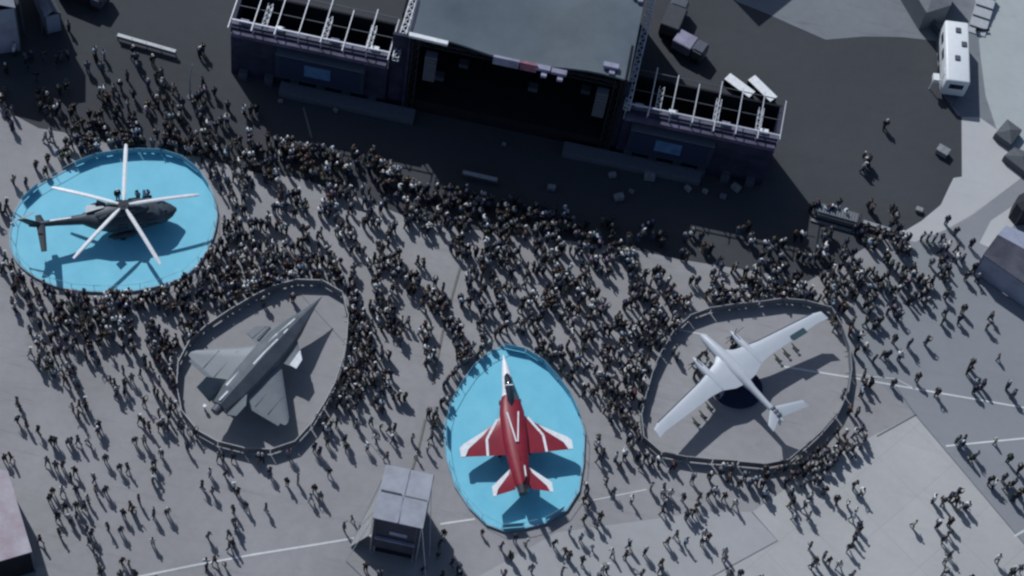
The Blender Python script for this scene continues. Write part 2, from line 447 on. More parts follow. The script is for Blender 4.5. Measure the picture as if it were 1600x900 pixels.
# munitions shown on the floor
for i, (X, Y, lab) in enumerate(((1086, 661, 'outermost'), (1097, 650, 'middle'), (1107, 637, 'innermost'), (1214, 562, 'innermost'), (1227, 553, 'middle'), (1241, 545, 'outermost'))):
    root = empty('munition_stand', pix(X, Y, 0), a, '%s dark munition on a yellowish stand %s' % (lab, 'under the near wing of the white drone' if i < 3 else 'under the far wing of the white drone'), 'munition stand', 'munition stands under the drone wings')
    root.scale = (.62, .62, .62); b = MB(); b.box((0, 0, .35), (.25, .3, .1)); [b.box((u, v, .15), (.06, .06, .3)) for u in (-.3, .3) for v in (-.15, .15)]; b.box((.3, 0, .33), (.08, .4, .08)); b.box((-.3, 0, .33), (.08, .4, .08)); b.build('stand', mat('ochre_paint', (.27, .27, .2), .6), root)
    b = MB(); b.loft([(.9, 0, .55, .02, .02, .02, 2), (.65, 0, .55, .11, .11, .11, 2), (-.75, 0, .55, .11, .11, .11, 2), (-.9, 0, .55, .06, .06, .06, 2)], 12)
    b.build('body', MATS['olive_paint'], root, True)
    b = MB(); b.box((-.7, 0, .55), (.3, .5, .02)); b.box((-.7, 0, .55), (.3, .02, .5)); b.build('fins', GRYD, root)

# ---- red and white single-engined jet trainer
T, a = frame_at((786.6, 554.8), (816.7, 765.8), 2.1, 2.2)
Z = .22
T.z = Z
jt = empty('training_jet', T, a, 'red jet with white nose, white wing tips and dark canopy', 'jet')
def slots(o, fn):
    for p in o.data.polygons: p.material_index = fn(p.center)
b = MB(); b.loft([(13.25, 0, 1.85, .03, .03, .03, 2), (12.7, 0, 1.87, .16, .15, .14, 2), (11.8, 0, 1.92, .34, .32, .3, 2), (10.8, 0, 1.95, .46, .48, .42, 2), (9.6, 0, 1.95, .58, .55, .5, 2.2), (9.0, 0, 1.95, .70, .58, .55, 2.3),
                  (8.5, 0, 1.9, .92, .56, .5, 2.5), (7.4, 0, 1.9, 1.10, .62, .55, 2.5), (5, 0, 1.92, 1.12, .66, .58, 2.4), (3, 0, 1.95, .98, .62, .56, 2.3), (1.2, 0, 1.98, .74, .58, .52, 2.1), (.35, 0, 2.0, .56, .52, .5, 2)], 28)
o = b.build('fuselage', [RED, PW, GRYD], jt, True); slots(o, lambda c: 1 if c.x > 10.5 or (c.x > 9 and c.y > .3) else (2 if 8.72 < c.x < 10.5 and c.y < -.25 else 0))  # dark grey on the forward right flank paints in its side shading
b = MB(); b.tube([(.4, 0, 2), (-.35, 0, 2)], [.52, .4], 20); nz = b.build('exhaust_nozzle', MET, jt, True)
for s in (1, -1):
    b = MB(); b.box((8.55, .82 * s, 1.85), (.25, .3, .55)); b.build('air_intake', GRYD, jt)
b = MB(); b.loft([(11.3, 0, 2.22, .04, .04, .02, 2), (10.9, 0, 2.28, .26, .28, .1, 2), (10.2, 0, 2.36, .34, .44, .1, 2), (9.2, 0, 2.4, .36, .46, .1, 2), (8.4, 0, 2.4, .30, .3, .1, 2), (7.9, 0, 2.4, .12, .12, .05, 2)], 16)
cn = b.build('canopy', GLS, jt, True)
b = MB(); b.bar((9.75, -.33, 2.62), (9.75, .33, 2.62), .1, .5); b.build('canopy_frame', PW, cn)
def panel(poly, z, th, m, name, parent):
    b = MB(); b.prism(poly, z - th / 2, z + th / 2); return b.build(name, m, parent)
for s in (1, -1):
    b = MB(); b.wing([((8.3, .5 * s, 1.9), (3.45, .5 * s, 1.9), .2), ((7.2, 1.05 * s, 1.85), (3.5, 1.05 * s, 1.85), .24), ((6.5, 1.75 * s, 1.84), (3.5, 1.75 * s, 1.84), .2), ((4.75, 4.6 * s, 1.78), (3.62, 4.6 * s, 1.78), .09), ((4.4, 4.9 * s, 1.78), (3.62, 4.9 * s, 1.78), .06)])
    wg = b.build('wing', RED, jt, True)
    # white leading edge strip, white tip, kinked white stripe (thin painted plates)
    def strip(pts, wd, zf, name='white_stripe', par=jt):
        b = MB()
        for i in range(len(pts) - 1):
            p, q = pts[i], pts[i + 1]; b.bar((p[0], p[1] * s, zf(p)), (q[0], q[1] * s, zf(q)), wd, .02)
        b.build(name, PW, par)
    zf = lambda p: 1.99 - .035 * abs(p[1])
    panel([(x, y * s) for x, y in ((6.15, 2.2), (4.8, 4.58), (4.45, 4.95), (3.6, 4.95), (3.6, 4.55), (4.3, 4.2), (5.5, 2.75))], 1.82, .16, PW, 'white_tip', wg)
    strip([(6.9, 1.35), (5.1, 2.5), (3.5, 2.6)], .22, zf)
    b = MB(); b.wing([((2.2, .6 * s, 2.0), (.1, .6 * s, 2.0), .14), ((.55, 2.5 * s, 1.98), (-.35, 2.5 * s, 1.98), .06)])
    tp = b.build('tailplane', RED, jt, True)
    panel([(x, y * s) for x, y in ((2.05, .85), (.5, 2.62), (-.42, 2.62), (-.36, 2.35), (.2, 2.15), (1.5, 1.05))], 2.0, .13, PW, 'white_edge', tp)
    gear(jt, 4.3, 1.3 * s, 1.7)
    b = MB(); b.bar((7.25, .5 * s, 2.52), (4.3, .07 * s, 2.66), .12, .1); b.build('spine_stripe', PW, jt)
b = MB(); b.wing([((3.9, 0, 2.45), (.5, 0, 2.4), .18), ((2.2, 0, 3.4), (.2, 0, 3.4), .12), ((1.1, 0, 4.6), (.05, 0, 4.6), .07)]); fn = b.build('tail_fin', RED, jt, True)
b = MB(); b.box((.6, 0, 4.62), (1.0, .1, .24)); b.build('fin_tip', PW, fn)
gear(jt, 10.0, 0, 1.6, .24)

# ---- grey delta-winged unmanned jet
T, a = frame_at((503.2, 463), (339.6, 640.5), 2.2, 2.2)
kz = empty('delta_wing_jet', T, a, 'plain grey delta jet with pointed nose and twin canted fins', 'jet')
b = MB()
secs = [(14.5, .03, 2.18, .02, .02), (13.4, .22, 2.2, .16, .12), (12, .55, 2.2, .42, .26), (10.4, 1.0, 2.2, .72, .5), (8.8, 1.3, 2.2, .95, .75), (6.5, 1.42, 2.2, 1.05, .85), (4, 1.38, 2.2, 1.0, .8), (2, 1.2, 2.25, .85, .65), (.3, .75, 2.3, .55, .45)]
rings = []
for x, hw, zc, ht, hb in secs:
    prof = [(hw, 0), (hw * .82, ht * .62), (hw * .2, ht * 1.15), (-hw * .12, ht * 1.15), (-hw * .82, ht * .55), (-hw, 0), (-hw * .72, -hb * .8), (-hw * .4, -hb), (hw * .4, -hb), (hw * .72, -hb * .8)]
    rings.append([b.b.verts.new((x, y, zc + z)) for y, z in prof])
for i in range(len(rings) - 1):
    for k in range(10): b.face([rings[i][k], rings[i + 1][k], rings[i + 1][(k + 1) % 10], rings[i][(k + 1) % 10]])
b.face(rings[0]); b.face(rings[-1][::-1])
b.build('fuselage', mat('slate_aircraft_paint', (.095, .11, .13), .38, .1, c2=(.15, .165, .19), scale=.7, spec=.5), kz)
b = MB(); b.box((8.3, 1.62, 2.33), (1.7, .2, .06)); b.build('gap_shade_strip', GRYD, kz)  # dark strip painted for the shadowed gap between fuselage and left canard
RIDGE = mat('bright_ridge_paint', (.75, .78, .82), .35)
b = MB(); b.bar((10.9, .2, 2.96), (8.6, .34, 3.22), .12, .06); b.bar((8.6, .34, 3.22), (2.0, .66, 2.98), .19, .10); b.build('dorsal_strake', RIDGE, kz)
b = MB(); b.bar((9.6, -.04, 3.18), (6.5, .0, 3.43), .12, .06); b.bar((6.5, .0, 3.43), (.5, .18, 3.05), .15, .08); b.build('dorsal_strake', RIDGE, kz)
b = MB(); b.tube([(.5, 0, 2.3), (-.35, 0, 2.3)], [.5, .42], 16); b.build('exhaust_nozzle', GRYD, kz, True)
for s in (1, -1):
    b = MB(); b.wing([((8.4, .9 * s, 2.15), (1.9, .9 * s, 2.15), .3), ((6.9, 1.5 * s, 2.12), (1.9, 1.5 * s, 2.12), .22), ((3.4, 5.2 * s, 2.05), (2.5, 5.2 * s, 2.05), .08), ((3.0, 5.45 * s, 2.05), (2.6, 5.45 * s, 2.05), .05)])
    wg = b.build('wing', GRY, kz, True)
    b = MB(); b.bar((1.95, 1.6 * s, 2.12), (2.3, 5.0 * s, 2.06), .34, .05); b.build('flap', mat('mid_grey_paint', (.15, .17, .2), .5), wg)
    b = MB(); b.wing([((10.1, .6 * s, 2.22), (6.9, .8 * s, 2.22), .14), ((8.4, 2.6 * s, 2.24), (7.4, 2.75 * s, 2.24), .05)]); cn = b.build('canard', GRY, kz, True)
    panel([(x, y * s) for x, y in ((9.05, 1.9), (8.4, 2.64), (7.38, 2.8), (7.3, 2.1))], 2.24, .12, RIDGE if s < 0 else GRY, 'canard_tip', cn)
    b = MB(); b.wing([((2.9, .95 * s, 2.35), (.1, .95 * s, 2.35), .16), ((1.2, 2.2 * s, 4.0), (-.1, 2.2 * s, 4.0), .07)]); b.build('tail_fin', GRY, kz, True)
    b = MB(); b.box((8.6, 1.0 * s, 1.85), (1.2, .36, .55)); b.build('air_intake', GRYD, kz)
    gear(kz, 4.2, 1.4 * s, 1.7)
gear(kz, 10.2, 0, 1.9, .24)
b = MB(); b.tube([(0, 0, 0), (0, 0, .5)], [.12, .07], 10); b.tube([(0, 0, .5), (0, 0, .8)], .16, 10); o = b.build('marker_post', PW); o.location = pix(320, 640, 0); tag(o, 'small white post behind the tail of the grey delta jet', 'post')

SEAMS = mat('panel_joint', (.12, .135, .155), .6)
for par, zz, lines in ((kz, 2.19, [((5.6, 2.3), (2.3, 2.3)), ((4.6, 3.6), (2.4, 3.6))]),):
    for s in (1, -1):
        b = MB()
        for p, q in lines:
            zf_ = (lambda y: zz + (.030 * (abs(y) - 3.5) if par is dr else -.018 * abs(y) + .02))
            b.bar((p[0], p[1] * s, zf_(p[1])), (q[0], q[1] * s, zf_(q[1])), .035, .03)
        b.build('panel_joint', SEAMS, par)

# ---- grey helicopter
T, a = frame_at((276.2, 324.4), (43.5, 355.5), 2.0, 2.6)
T.z = .22
CAMO = mat('helicopter_camouflage', (.028, .038, .052), .5, 0, c2=(.085, .105, .13), scale=.7, spec=.4)
CAMD = mat('helicopter_dark', (.022, .03, .045), .6)
hl = empty('helicopter', T, a, 'dark grey camouflage helicopter with five long white rotor blades', 'helicopter')
b = MB(); b.loft([(13.35, 0, 1.55, .12, .1, .1, 2), (12.9, 0, 1.5, .62, .36, .5, 2.2), (12.1, 0, 1.6, 1.08, .8, .9, 2.4), (11, 0, 1.8, 1.3, 1.0, 1.1, 2.6), (9, 0, 1.85, 1.38, 1.05, 1.2, 2.8), (7.2, 0, 1.9, 1.34, 1.0, 1.1, 2.6), (6, 0, 2.05, 1.05, .85, .9, 2.3),
                  (4.8, 0, 2.3, .48, .5, .48, 2), (2.5, 0, 2.5, .30, .34, .32, 2), (.6, 0, 2.65, .22, .26, .24, 2), (.1, 0, 2.7, .1, .15, .15, 2)], 24)
b.build('fuselage', CAMO, hl, True)
b = MB(); b.loft([(10.8, 0, 2.8, .3, .2, .3, 2), (10, 0, 2.9, .62, .38, .4, 2.4), (8.6, 0, 2.95, .78, .5, .4, 2.6), (7.2, 0, 2.9, .72, .42, .4, 2.4), (6.0, 0, 2.75, .4, .25, .3, 2)], 16); b.build('engine_cowling', CAMO, hl, True)
for s in (1, -1):
    b = MB(); b.tube([(7.0, .6 * s, 3.1), (6.3, .95 * s, 3.2)], [.24, .28], 12); b.build('exhaust', CAMD, hl, True)
    b = MB(); b.loft([(12.55, .25 * s, 2.0, .05, .05, .05, 2), (12.35, .35 * s, 2.02, .38, .2, .25, 2), (11.7, .42 * s, 2.3, .44, .28, .4, 2)], 12); b.build('windscreen', GLS, hl, True)
    for x in (10.9, 9.6, 8.3):
        b = MB(); b.box((x, 1.36 * s, 2.1), (.85, .06, .55)); b.build('window', GLS, hl)
    b = MB(); tl = 2.95 if s < 0 else .9; b.wing([((1.55, .15 * s, 2.75), (.75, .15 * s, 2.75), .12), ((1.3, tl * s, 2.75), (.8, tl * s, 2.75), .07)]); b.build('tailplane', CAMD, hl, True)
    b = MB(); b.loft([(9.6, 1.3 * s, .75, .1, .1, .1, 2), (9.1, 1.35 * s, .75, .3, .3, .25, 2.2), (7.4, 1.35 * s, .75, .3, .3, .25, 2.2), (6.9, 1.3 * s, .75, .08, .1, .1, 2)], 12); b.build('sponson', CAMO, hl, True)
    gear(hl, 8.2, 1.35 * s, .7, .3)
gear(hl, 11.9, 0, .9, .24)
b = MB(); b.wing([((1.3, 0, 2.8), (.1, 0, 2.8), .16), ((-.1, 0, 4.0), (-.8, 0, 4.0), .1)]); b.build('tail_fin', CAMO, hl, True)
b = MB()
for k in range(4):
    t = math.pi / 2 * k + .5; d = Vector((math.cos(t), 0, math.sin(t))); c = Vector((-.35, .28, 3.7)); b.bar(c, c + d * 1.25, .16, .03)
b.tube([(-.35, .08, 3.7), (-.35, .36, 3.7)], .1, 10)
b.build('tail_rotor', mat('pale_blade', (.42, .45, .5), .5), hl)
b = MB(); b.bar((3.9, .06, 2.84), (2.0, .06, 2.88), .16, .03); b.build('boom_marking', PW, hl)
b = MB(); b.wing([((6.9, .25, 3.3), (5.2, .2, 3.02), .08), ((6.8, 1.15, 3.12), (5.3, .95, 2.92), .06)])
b.build('deck_panel', mat('pale_panel', (.4, .44, .48), .5), hl)
b = MB(); b.tube([(8.62, 0, 3.1), (8.62, 0, 3.75)], [.26, .2], 14); b.tube([(8.62, 0, 3.5), (8.62, 0, 3.7)], .5, 16)
rh = b.build('rotor_hub', CAMD, hl, True)
for k, ang in enumerate((79, 1, -71, -139.5, 151)):
    t = rad(ang); d = Vector((math.cos(t), math.sin(t), 0)); e = Vector((-d.y, d.x, 0))
    c = Vector((8.62, .02, 3.64)); b = MB(); prev = None
    for i in range(9):
        f = i / 8; r = .45 + 6.35 * f; wd = (.11 if i == 0 else .185) * (1 if i < 8 else .7); z = -.45 * f ** 2
        p = c + d * r + Vector((0, 0, z)); ring = [b.b.verts.new(p + e * wd * u + Vector((0, 0, v))) for u, v in ((-1, -.02), (1, -.02), (.6, .045), (-.4, .045))]
        if prev:
            for q in range(4): b.face([prev[q], prev[(q + 1) % 4], ring[(q + 1) % 4], ring[q]])
        else: b.face(ring)
        prev = ring
    b.face(prev[::-1]); b.build('rotor_blade', PW, rh)

# ---------------------------------------------------------------- concert stage
BLK = mat('black_drape', (.012, .013, .02), .95, 0, .3, .5)
TRU = mat('aluminium_truss', (.62, .64, .70), .45, .4)
VIN = mat('stage_roof_vinyl', (.085, .108, .13), .3, 0, c2=(.14, .17, .20), scale=.12, spec=.6)
PRT = mat('printed_banner', (.012, .018, .042), .7, 0, c2=(.05, .048, .095), scale=.5)
DECK = mat('grey_stage_deck', (.13, .14, .18), .8)
SCR = mat('led_screen', (.02, .04, .10), .5, 0, c2=(.03, .075, .17), scale=1.2, emit=.18)
LILAC = mat('pale_lilac_cover', (.30, .29, .40), .7, 0, .25, .8)
st = empty('stage', (0, 17, 0), 0, 'huge black concert stage with a sagging grey roof between two screen wings', 'stage')
def truss(b, p, q, wd=.5, step=.9, th=.07):
    p, q = Vector(p), Vector(q); d = (q - p).normalized(); L = (q - p).length
    up = Vector((0, 0, 1)) if abs(d.z) < .9 else Vector((0, 1, 0)); r = d.cross(up).normalized() * wd / 2; u = r.cross(d).normalized() * wd / 2
    cs = [r + u, r - u, -r - u, -r + u]
    for c in cs: b.bar(p + c, q + c, th)
    n = max(1, int(L / step))
    for i in range(n):
        a0, a1 = p + d * L * i / n, p + d * L * (i + 1) / n
        for k in range(4):
            b.bar(a0 + cs[k], a1 + cs[(k + 1) % 4], th * .6)
            b.bar(a0 + cs[k], a0 + cs[(k + 1) % 4], th * .6)
# roof (y local: 0 is the front line)
x0, x1 = -13.6, 6.0; ZR = 12.6
b = MB(); nx, ny = 16, 10; gv = []
for j in range(ny + 1):
    row = []
    for i in range(nx + 1):
        u, v = i / nx, j / ny
        x = x0 - .45 + (x1 - x0 + .9) * u; y = -.5 + 17 * v + (.5 * math.sin(u * math.pi * 3) * (1 - v) * .5)
        z = ZR - .7 * math.sin(u * math.pi) ** 2 * .6 + .25 * math.sin(v * math.pi) - .6 * abs(math.sin(v * 9)) * .25
        row.append((x, y, z))
    gv.append(row)
V = [[(b.b.verts.new(p), b.b.verts.new((p[0], p[1], p[2] - .25))) for p in r] for r in gv]
for j in range(ny):
    for i in range(nx):
        b.face([V[j][i][0], V[j][i + 1][0], V[j + 1][i + 1][0], V[j + 1][i][0]]); b.face([V[j][i][1], V[j + 1][i][1], V[j + 1][i + 1][1], V[j][i + 1][1]])
for i in range(nx): b.face([V[0][i][0], V[0][i][1], V[0][i + 1][1], V[0][i + 1][0]]); b.face([V[ny][i][0], V[ny][i + 1][0], V[ny][i + 1][1], V[ny][i][1]])
for j in range(ny): b.face([V[j][0][0], V[j + 1][0][0], V[j + 1][0][1], V[j][0][1]]); b.face([V[j][nx][0], V[j][nx][1], V[j + 1][nx][1], V[j + 1][nx][0]])
b.build('roof', VIN, st, True)
b = MB(); b.bar((x0 - .3, -.62, ZR + .1), (x0 + 3.3, -.62, ZR - .05), .4, .3); b.build('roof_edge', PW, st)
b = MB(); b.box((x0 - .2, 8, 6.32), (.25, 17, 12.64)); b.build('side_wall', PRT, st)
b = MB(); b.box((x1 + .2, 8, 6.32), (.25, 17, 12.64)); b.build('side_wall', BLK, st)
b = MB(); b.box((-14.65, .3, 5.6), (1.6, .3, 11.2)); b.build('side_banner', PRT, st)
b = MB(); b.box((6.6, .3, 5.6), (.5, .3, 11.2)); b.build('side_banner', PRT, st)
b = MB(); b.box((-14.65, 10, 4), (1.5, 10, 8)); b.build('side_wing', BLK, st)
b = MB(); b.box((-3.8, 16.6, 6.7), (19.9, .3, 13.4)); b.build('back_drape', BLK, st)
b = MB(); b.box((-3.8, 8, .9), (19.2, 16, 1.8)); b.build('stage_floor', BLK, st)
b = MB(); b.box((-3.8, 9.5, 6.4), (12, .4, 6.5)); b.build('backdrop_screen', mat('dark_screen', (.01, .012, .02), .3), st)
b = MB()
for xx in (x0 + .4, x1 - .4): truss(b, (xx, -.2, 0), (xx, -.2, 12.2), .6, 1.2)
truss(b, (x0 + .4, -.2, 11.6), (x1 - .4, -.2, 11.6), .6, 1.2)
b.build('roof_truss', mat('black_truss', (.05, .05, .06), .5, .4), st)
b = MB(); truss(b, (6.9, -.9, 8.9), (7.3, 12.5, 8.9), .55, .8, .08); b.bar((7.35, 5, 9.4), (7.6, 13, 12), .12); b.build('side_truss', TRU, st)
b = MB(); truss(b, (-14.9, -.9, 8.9), (-14.4, 12, 8.9), .55, .8, .08); b.build('side_truss', TRU, st)
for xx, yy, zz in ((4.6, .5, 12.9), (5.9, 9, 13.2), (-1.4, -.9, 12.3), (.1, -.9, 12.2)):
    b = MB(); b.box((xx, yy, zz), (1.4, .5, .35)); b.box((xx + .2, yy - .5, zz - .25), (.5, .5, .3)); b.build('spotlight', LILAC, st)
for xx in (-11.6, 4.4):
    b = MB()
    for k in range(9): b.box((xx, -.9 - .05 * k + .006 * k * k, 10.6 - .42 * k), (1.1, .7, .38))
    b.build('line_array_speaker', GRYD, st)
for (xa, ya), (xb, yb), m_ in (((775, 74), (815, 83), LILAC), ((817, 84), (842, 92), mat('pink_sign', (.30, .13, .18), .7, 0, .3, 2))):
    p, q = pix(xa, ya, 12.0), pix(xb, yb, 12.0); b = MB(); b.bar((p.x, -1.0, 12.2), (q.x, -1.0, 12.2), .25, 1.1); b.build('header_sign', m_, st)
for xx, yy in ((-11, 3), (-9, 5), (-2, 4), (3, 5), (-6, 7)):
    b = MB(); b.box((xx, yy, 2.15), (.9, .7, .6)); b.build('floor_monitor', GRYD, st)

def screen_wing(xa, xb, label, led, cover, ap):
    root = empty('screen_wing', ((xa + xb) / 2, 17, 0), 0, label, 'stage wing', 'screen wings beside the stage')
    cx = (xa + xb) / 2; h = 8.5; W = xb - xa
    b = MB(); b.box((0, .0, 3.7), (W, .3, 7.4)); b.build('banner', PRT, root)
    b = MB(); b.box((0, 4.2, 3.6), (W, .2, 7.2)); b.build('back_wall', BLK, root)
    b = MB(); b.box((-W / 2 + .1, 2.1, 3.6), (.2, 4.0, 7.2)); b.build('side_wall', PRT, root); b = MB(); b.box((W / 2 - .1, 2.1, 3.6), (.2, 4, 7.2)); b.build('side_wall', PRT, root)
    b = MB(); b.box((0, 2.1, 3.2), (W - .5, 3.9, .2)); b.build('inner_floor', BLK, root)
    b = MB(); b.box((0, .45, 7.5), (W, .6, .16)); b.build('top_ledge', mat('grey_violet_ledge', (.13, .125, .18), .7, 0, .5, .7), root)
    b = MB(); b.box((0, -.42, 6.9), (W * .98, .5, .5)); b.build('lighting_shelf', mat('violet_grey_cover', (.10, .09, .15), .7, 0, .45, .6), root)
    # roof beams
    n = 8
    b = MB(); b.bar((-W / 2, -.05, h), (W / 2, -.05, h), .11); b.build('front_beam', TRU, root)
    DT = mat('dull_truss', (.10, .11, .13), .5, .4)
    b = MB(); b.bar((-W / 2, 4.2, h - .3), (W / 2, 4.2, h - .3), .07); b.build('rear_beam', DT, root); b = MB(); b.bar((-W / 2, 1.8, h - .2), (W / 2, 1.8, h - .2), .06); b.build('middle_beam', DT, root)
    for i in range(n):
        x = -W / 2 + W * i / (n - 1)
        e1 = rng.uniform(-.9, .2); b = MB(); b.bar((x, -.35 + e1, h + .1), (x + .1, 4.1 + rng.uniform(-.5, .5), h + .1), .085); b.build('roof_beam', TRU, root)
        b = MB(); b.bar((x, -.22, 6.2), (x, -.22, h), .09); b.build('post', TRU, root)
    for x in (-W * .3, W * .08, W * .36):
        b = MB(); truss(b, (x, .5, h - .9), (x + .05, 3.1, h - .9), .45, .6, .05); b.build('light_truss', TRU, root)
    lx, lw = led; lx -= cx
    b = MB(); b.box((lx, -.55, 3.9), (lw, .75, 3.6)); f = b.build('screen_housing', mat('screen_housing', (.03, .045, .08), .6), root)
    b = MB(); b.box((lx, -.95, 3.9), (lw * .9, .05, 3.0)); b.build('screen_face', NAV, f)
    b = MB(); b.box((lx - .2, -.99, 4.1), (2.5, .04, 1.7)); b.build('screen_image', SCR, f)
    b = MB(); b.box((lx, -.55, 5.76), (lw, .9, .1)); b.build('screen_hood', DECK, f)
    xa2, xb2 = ap
    b = MB(); b.box(((xa2 + xb2) / 2 - cx, -1.15, .5), (xb2 - xa2, 1.2, 1.0)); b.build('front_deck', DECK, root)
    for k in range(6):
        x = -W / 2 + W * (k + .5) / 6
        b = MB(); b.box((x, -.45, .55), (.8, .6, 1.1)); b.build('subwoofer', GRYD, root)
    for k, (u, v) in enumerate(((-.42, .5), (-.2, .55), (.15, .5), (.4, .6))):
        b = MB(); b.box((u * W, v, 7.75), (.8, .35, .3)); b.build('floodlight', PW if k % 2 else LILAC, root)
    return root
screen_wing(-30.6, -15.6, 'left screen wing of the stage with a row of open pale roof beams', (-21.9, 8.5), 0, (-25.6, -12.5))
screen_wing(6.9, 21.3, 'right screen wing of the stage with white roof beams and small blue screen', (11.8, 8.0), 1, (2.0, 15.4))

# ---------------------------------------------------------------- delay tower
TW = mat('tower_roof_tarp', (.36, .375, .43), .6, 0, .13, .9)
fl, fr, br, bl = [pix(*p, 7.4) for p in ((583, 810), (660, 827), (681, 744), (600, 727))]
c0 = (fl + fr + br + bl) / 4; ang = math.atan2((fr - fl).y, (fr - fl).x); WX = (fr - fl).length; WY = (bl - fl).length
tw = empty('delay_tower', (c0.x, c0.y, 0), ang, 'square truss tower with a pale grey cross-seamed tarp roof and dark sides', 'tower')
b = MB(); h = 7.4; hx, hy = WX / 2, WY / 2
def hip(b, xa, xb, ya, yb, z0, dz):
    P = [(xa, ya, z0), (xb, ya, z0), (xb, yb, z0), (xa, yb, z0)]
    b.hexa([*P, (xa, ya, z0 + .12), (xb, ya, z0 + .12), (xb * .96, yb, z0 + .12 + dz), (xa * .96, yb, z0 + .12 + dz)])
hip(b, -hx - .05, -.04, -hy, hy * -.05, h, .25); hip(b, .04, hx + .05, -hy, hy * -.05, h, .25)
hip(b, -hx, -.04, hy * -.02, hy, h + .1, .05); hip(b, .04, hx, hy * -.02, hy, h + .1, .05)
b.build('roof', TW, tw)
b = MB(); b.box((-hx * .52, hy * .02, h + .33), (hx * .85, .12, .1)); b.box((hx * .5, -hy * .02, h + .33), (hx * .9, .12, .1)); b.build('roof_flap', GRYD, tw)
b = MB(); b.bar((0, -hy, h + .2), (0, hy, h + .28), .08, .08); b.build('roof_seam', LILAC, tw)
DKW = mat('dark_scrim', (.05, .055, .085), .8, 0, .25, .6)
b = MB()
b.box((0, -hy + .08, h - 3.0), (WX - .25, .06, 5.8)); b.build('front_scrim', DKW, tw)
b = MB(); b.box((-hx + .1, 0, h / 2), (.06, WY - .3, h - .2)); b.build('side_scrim', DKW, tw)
b = MB(); b.box((hx - .1, 0, h / 2), (.06, WY - .3, h - .2)); b.build('side_scrim', DKW, tw)
b = MB(); b.box((0, hy - .1, h / 2), (WX - .3, .06, h - .2)); b.build('back_scrim', DKW, tw)
b = MB(); b.box((0, -hy - .15, h - 3.4), (WX * .82, .25, .16)); b.build('front_bar', LILAC, tw)
b = MB(); b.box((.2, -hy, h - 2.2), (1.5, .08, .6)); b.build('front_sign', LILAC, tw)
for sx in (-1, 1):
    for sy in (-1, 1):
        b = MB(); truss(b, (sx * (hx - .25), sy * (hy - .25), 0), (sx * (hx - .25), sy * (hy - .25), h), .35, .8, .05); b.build('leg', TRU, tw)
b = MB(); b.box((0, 0, .6), (WX - .6, WY - .6, 1.2)); b.build('control_deck', BLK, tw)
TR = mat('pale_gauze', (.36, .36, .36), .8)
for sx, dx in ((-1, -1.7), (1, 1.1)):
    b = MB(); b.bar((sx * hx, 1.2, h), (sx * hx + dx * .9, -1.6, 0.05), .05); b.bar((sx * hx, -hy, h), (sx * hx + dx, -hy - 1.2, 0.05), .05); b.build('guy_wire', TRU, tw)
b = MB(); P = [(-hx - .1, hy * .4, 4.5), (-hx - .1, -hy * .9, 3.2), (-hx - 1.6, -hy * .95, .1), (-hx - 1.3, -hy * .2, .1)]
b.hexa([Vector(p) for p in P] + [Vector(p) + Vector((-.06, 0, .02)) for p in P]); b.build('side_flap', TR, tw)

# ---------------------------------------------------------------- camper, vehicles, small structures behind
def slab_from_px(b, px, z0, z1):
    b.prism([pix(*p, z1) for p in px], z0, z1)
A, B_, Cc, Dd = [pix(*p, 3.0) for p in ((1479, 124), (1517, 131), (1514, 34), (1477, 31))]
cw = .5 * ((B_ - A).length + (Cc - Dd).length); cl = .5 * ((Dd - A).length + (Cc - B_).length)
cc = (A + B_ + Cc + Dd) / 4; dirv = ((Dd - A) + (Cc - B_)); ca = math.atan2(dirv.y, dirv.x)
cp = empty('camper', (cc.x, cc.y, 0), ca, 'white camper trailer with three dark roof hatches', 'camper')
WC = mat('camper_white', (.80, .82, .85), .35, 0, .04)
b = MB(); b.box((0, 0, 1.75), (cl, cw, 2.5)); bmesh.ops.bevel(b.b, geom=b.b.edges[:], offset=.22, segments=3, affect='EDGES', profile=.5); b.build('body', WC, cp, True)
b = MB(); b.box((0, 0, .42), (cl * .92, cw * .85, .3)); b.build('chassis', GRYD, cp)
for x, y in ((cl * .34, cw * -.04), (cl * .12, -cw * .27), (-cl * .12, cw * .02)):
    b = MB(); b.box((x, y, 3.05), (.62, .55, .16)); bmesh.ops.bevel(b.b, geom=b.b.edges[:], offset=.05, segments=2, affect='EDGES'); b.build('roof_hatch', GRYD, cp)
for s in (1, -1):
    for x in (.15 * cl, -.06 * cl):
        b = MB(); b.tube([(x, s * (cw / 2 - .25), .38), (x, s * (cw / 2 + .02), .38)], .38, 18); b.build('wheel', RUB, cp)
for x in (cl * .28, cl * .02):
    b = MB(); b.box((x, cw / 2 + .01, 2.0), (1.1, .05, .7)); b.build('window', GLS, cp)
b = MB(); b.box((-cl * .3, cw / 2 + .015, 1.6), (.7, .05, 1.9)); b.build('door', mat('camper_door', (.7, .72, .74), .4), cp)
b = MB(); b.box((-cl / 2 - .01, 0, 2.1), (.05, 1.4, .7)); b.build('window', GLS, cp)
b = MB(); b.bar((-cl / 2, .5, .4), (-cl / 2 - 1.3, 0, .42), .1); b.bar((-cl / 2, -.5, .4), (-cl / 2 - 1.3, 0, .42), .1); b.tube([(-cl / 2 - 1.3, 0, .1), (-cl / 2 - 1.3, 0, .6)], .06, 8); b.build('tow_bar', GRYD, cp)
b = MB(); b.box((-cl * .38, cw / 2 + .75, 1.9), (.8, .6, .5)); b.box((-cl * .38, cw / 2 + .4, 1.7), (.08, .6, .08)); b.bar((-cl * .38, cw / 2 + .9, 0), (-cl * .38, cw / 2 + .9, 1.7), .08); b.build('awning_box', WC, cp)

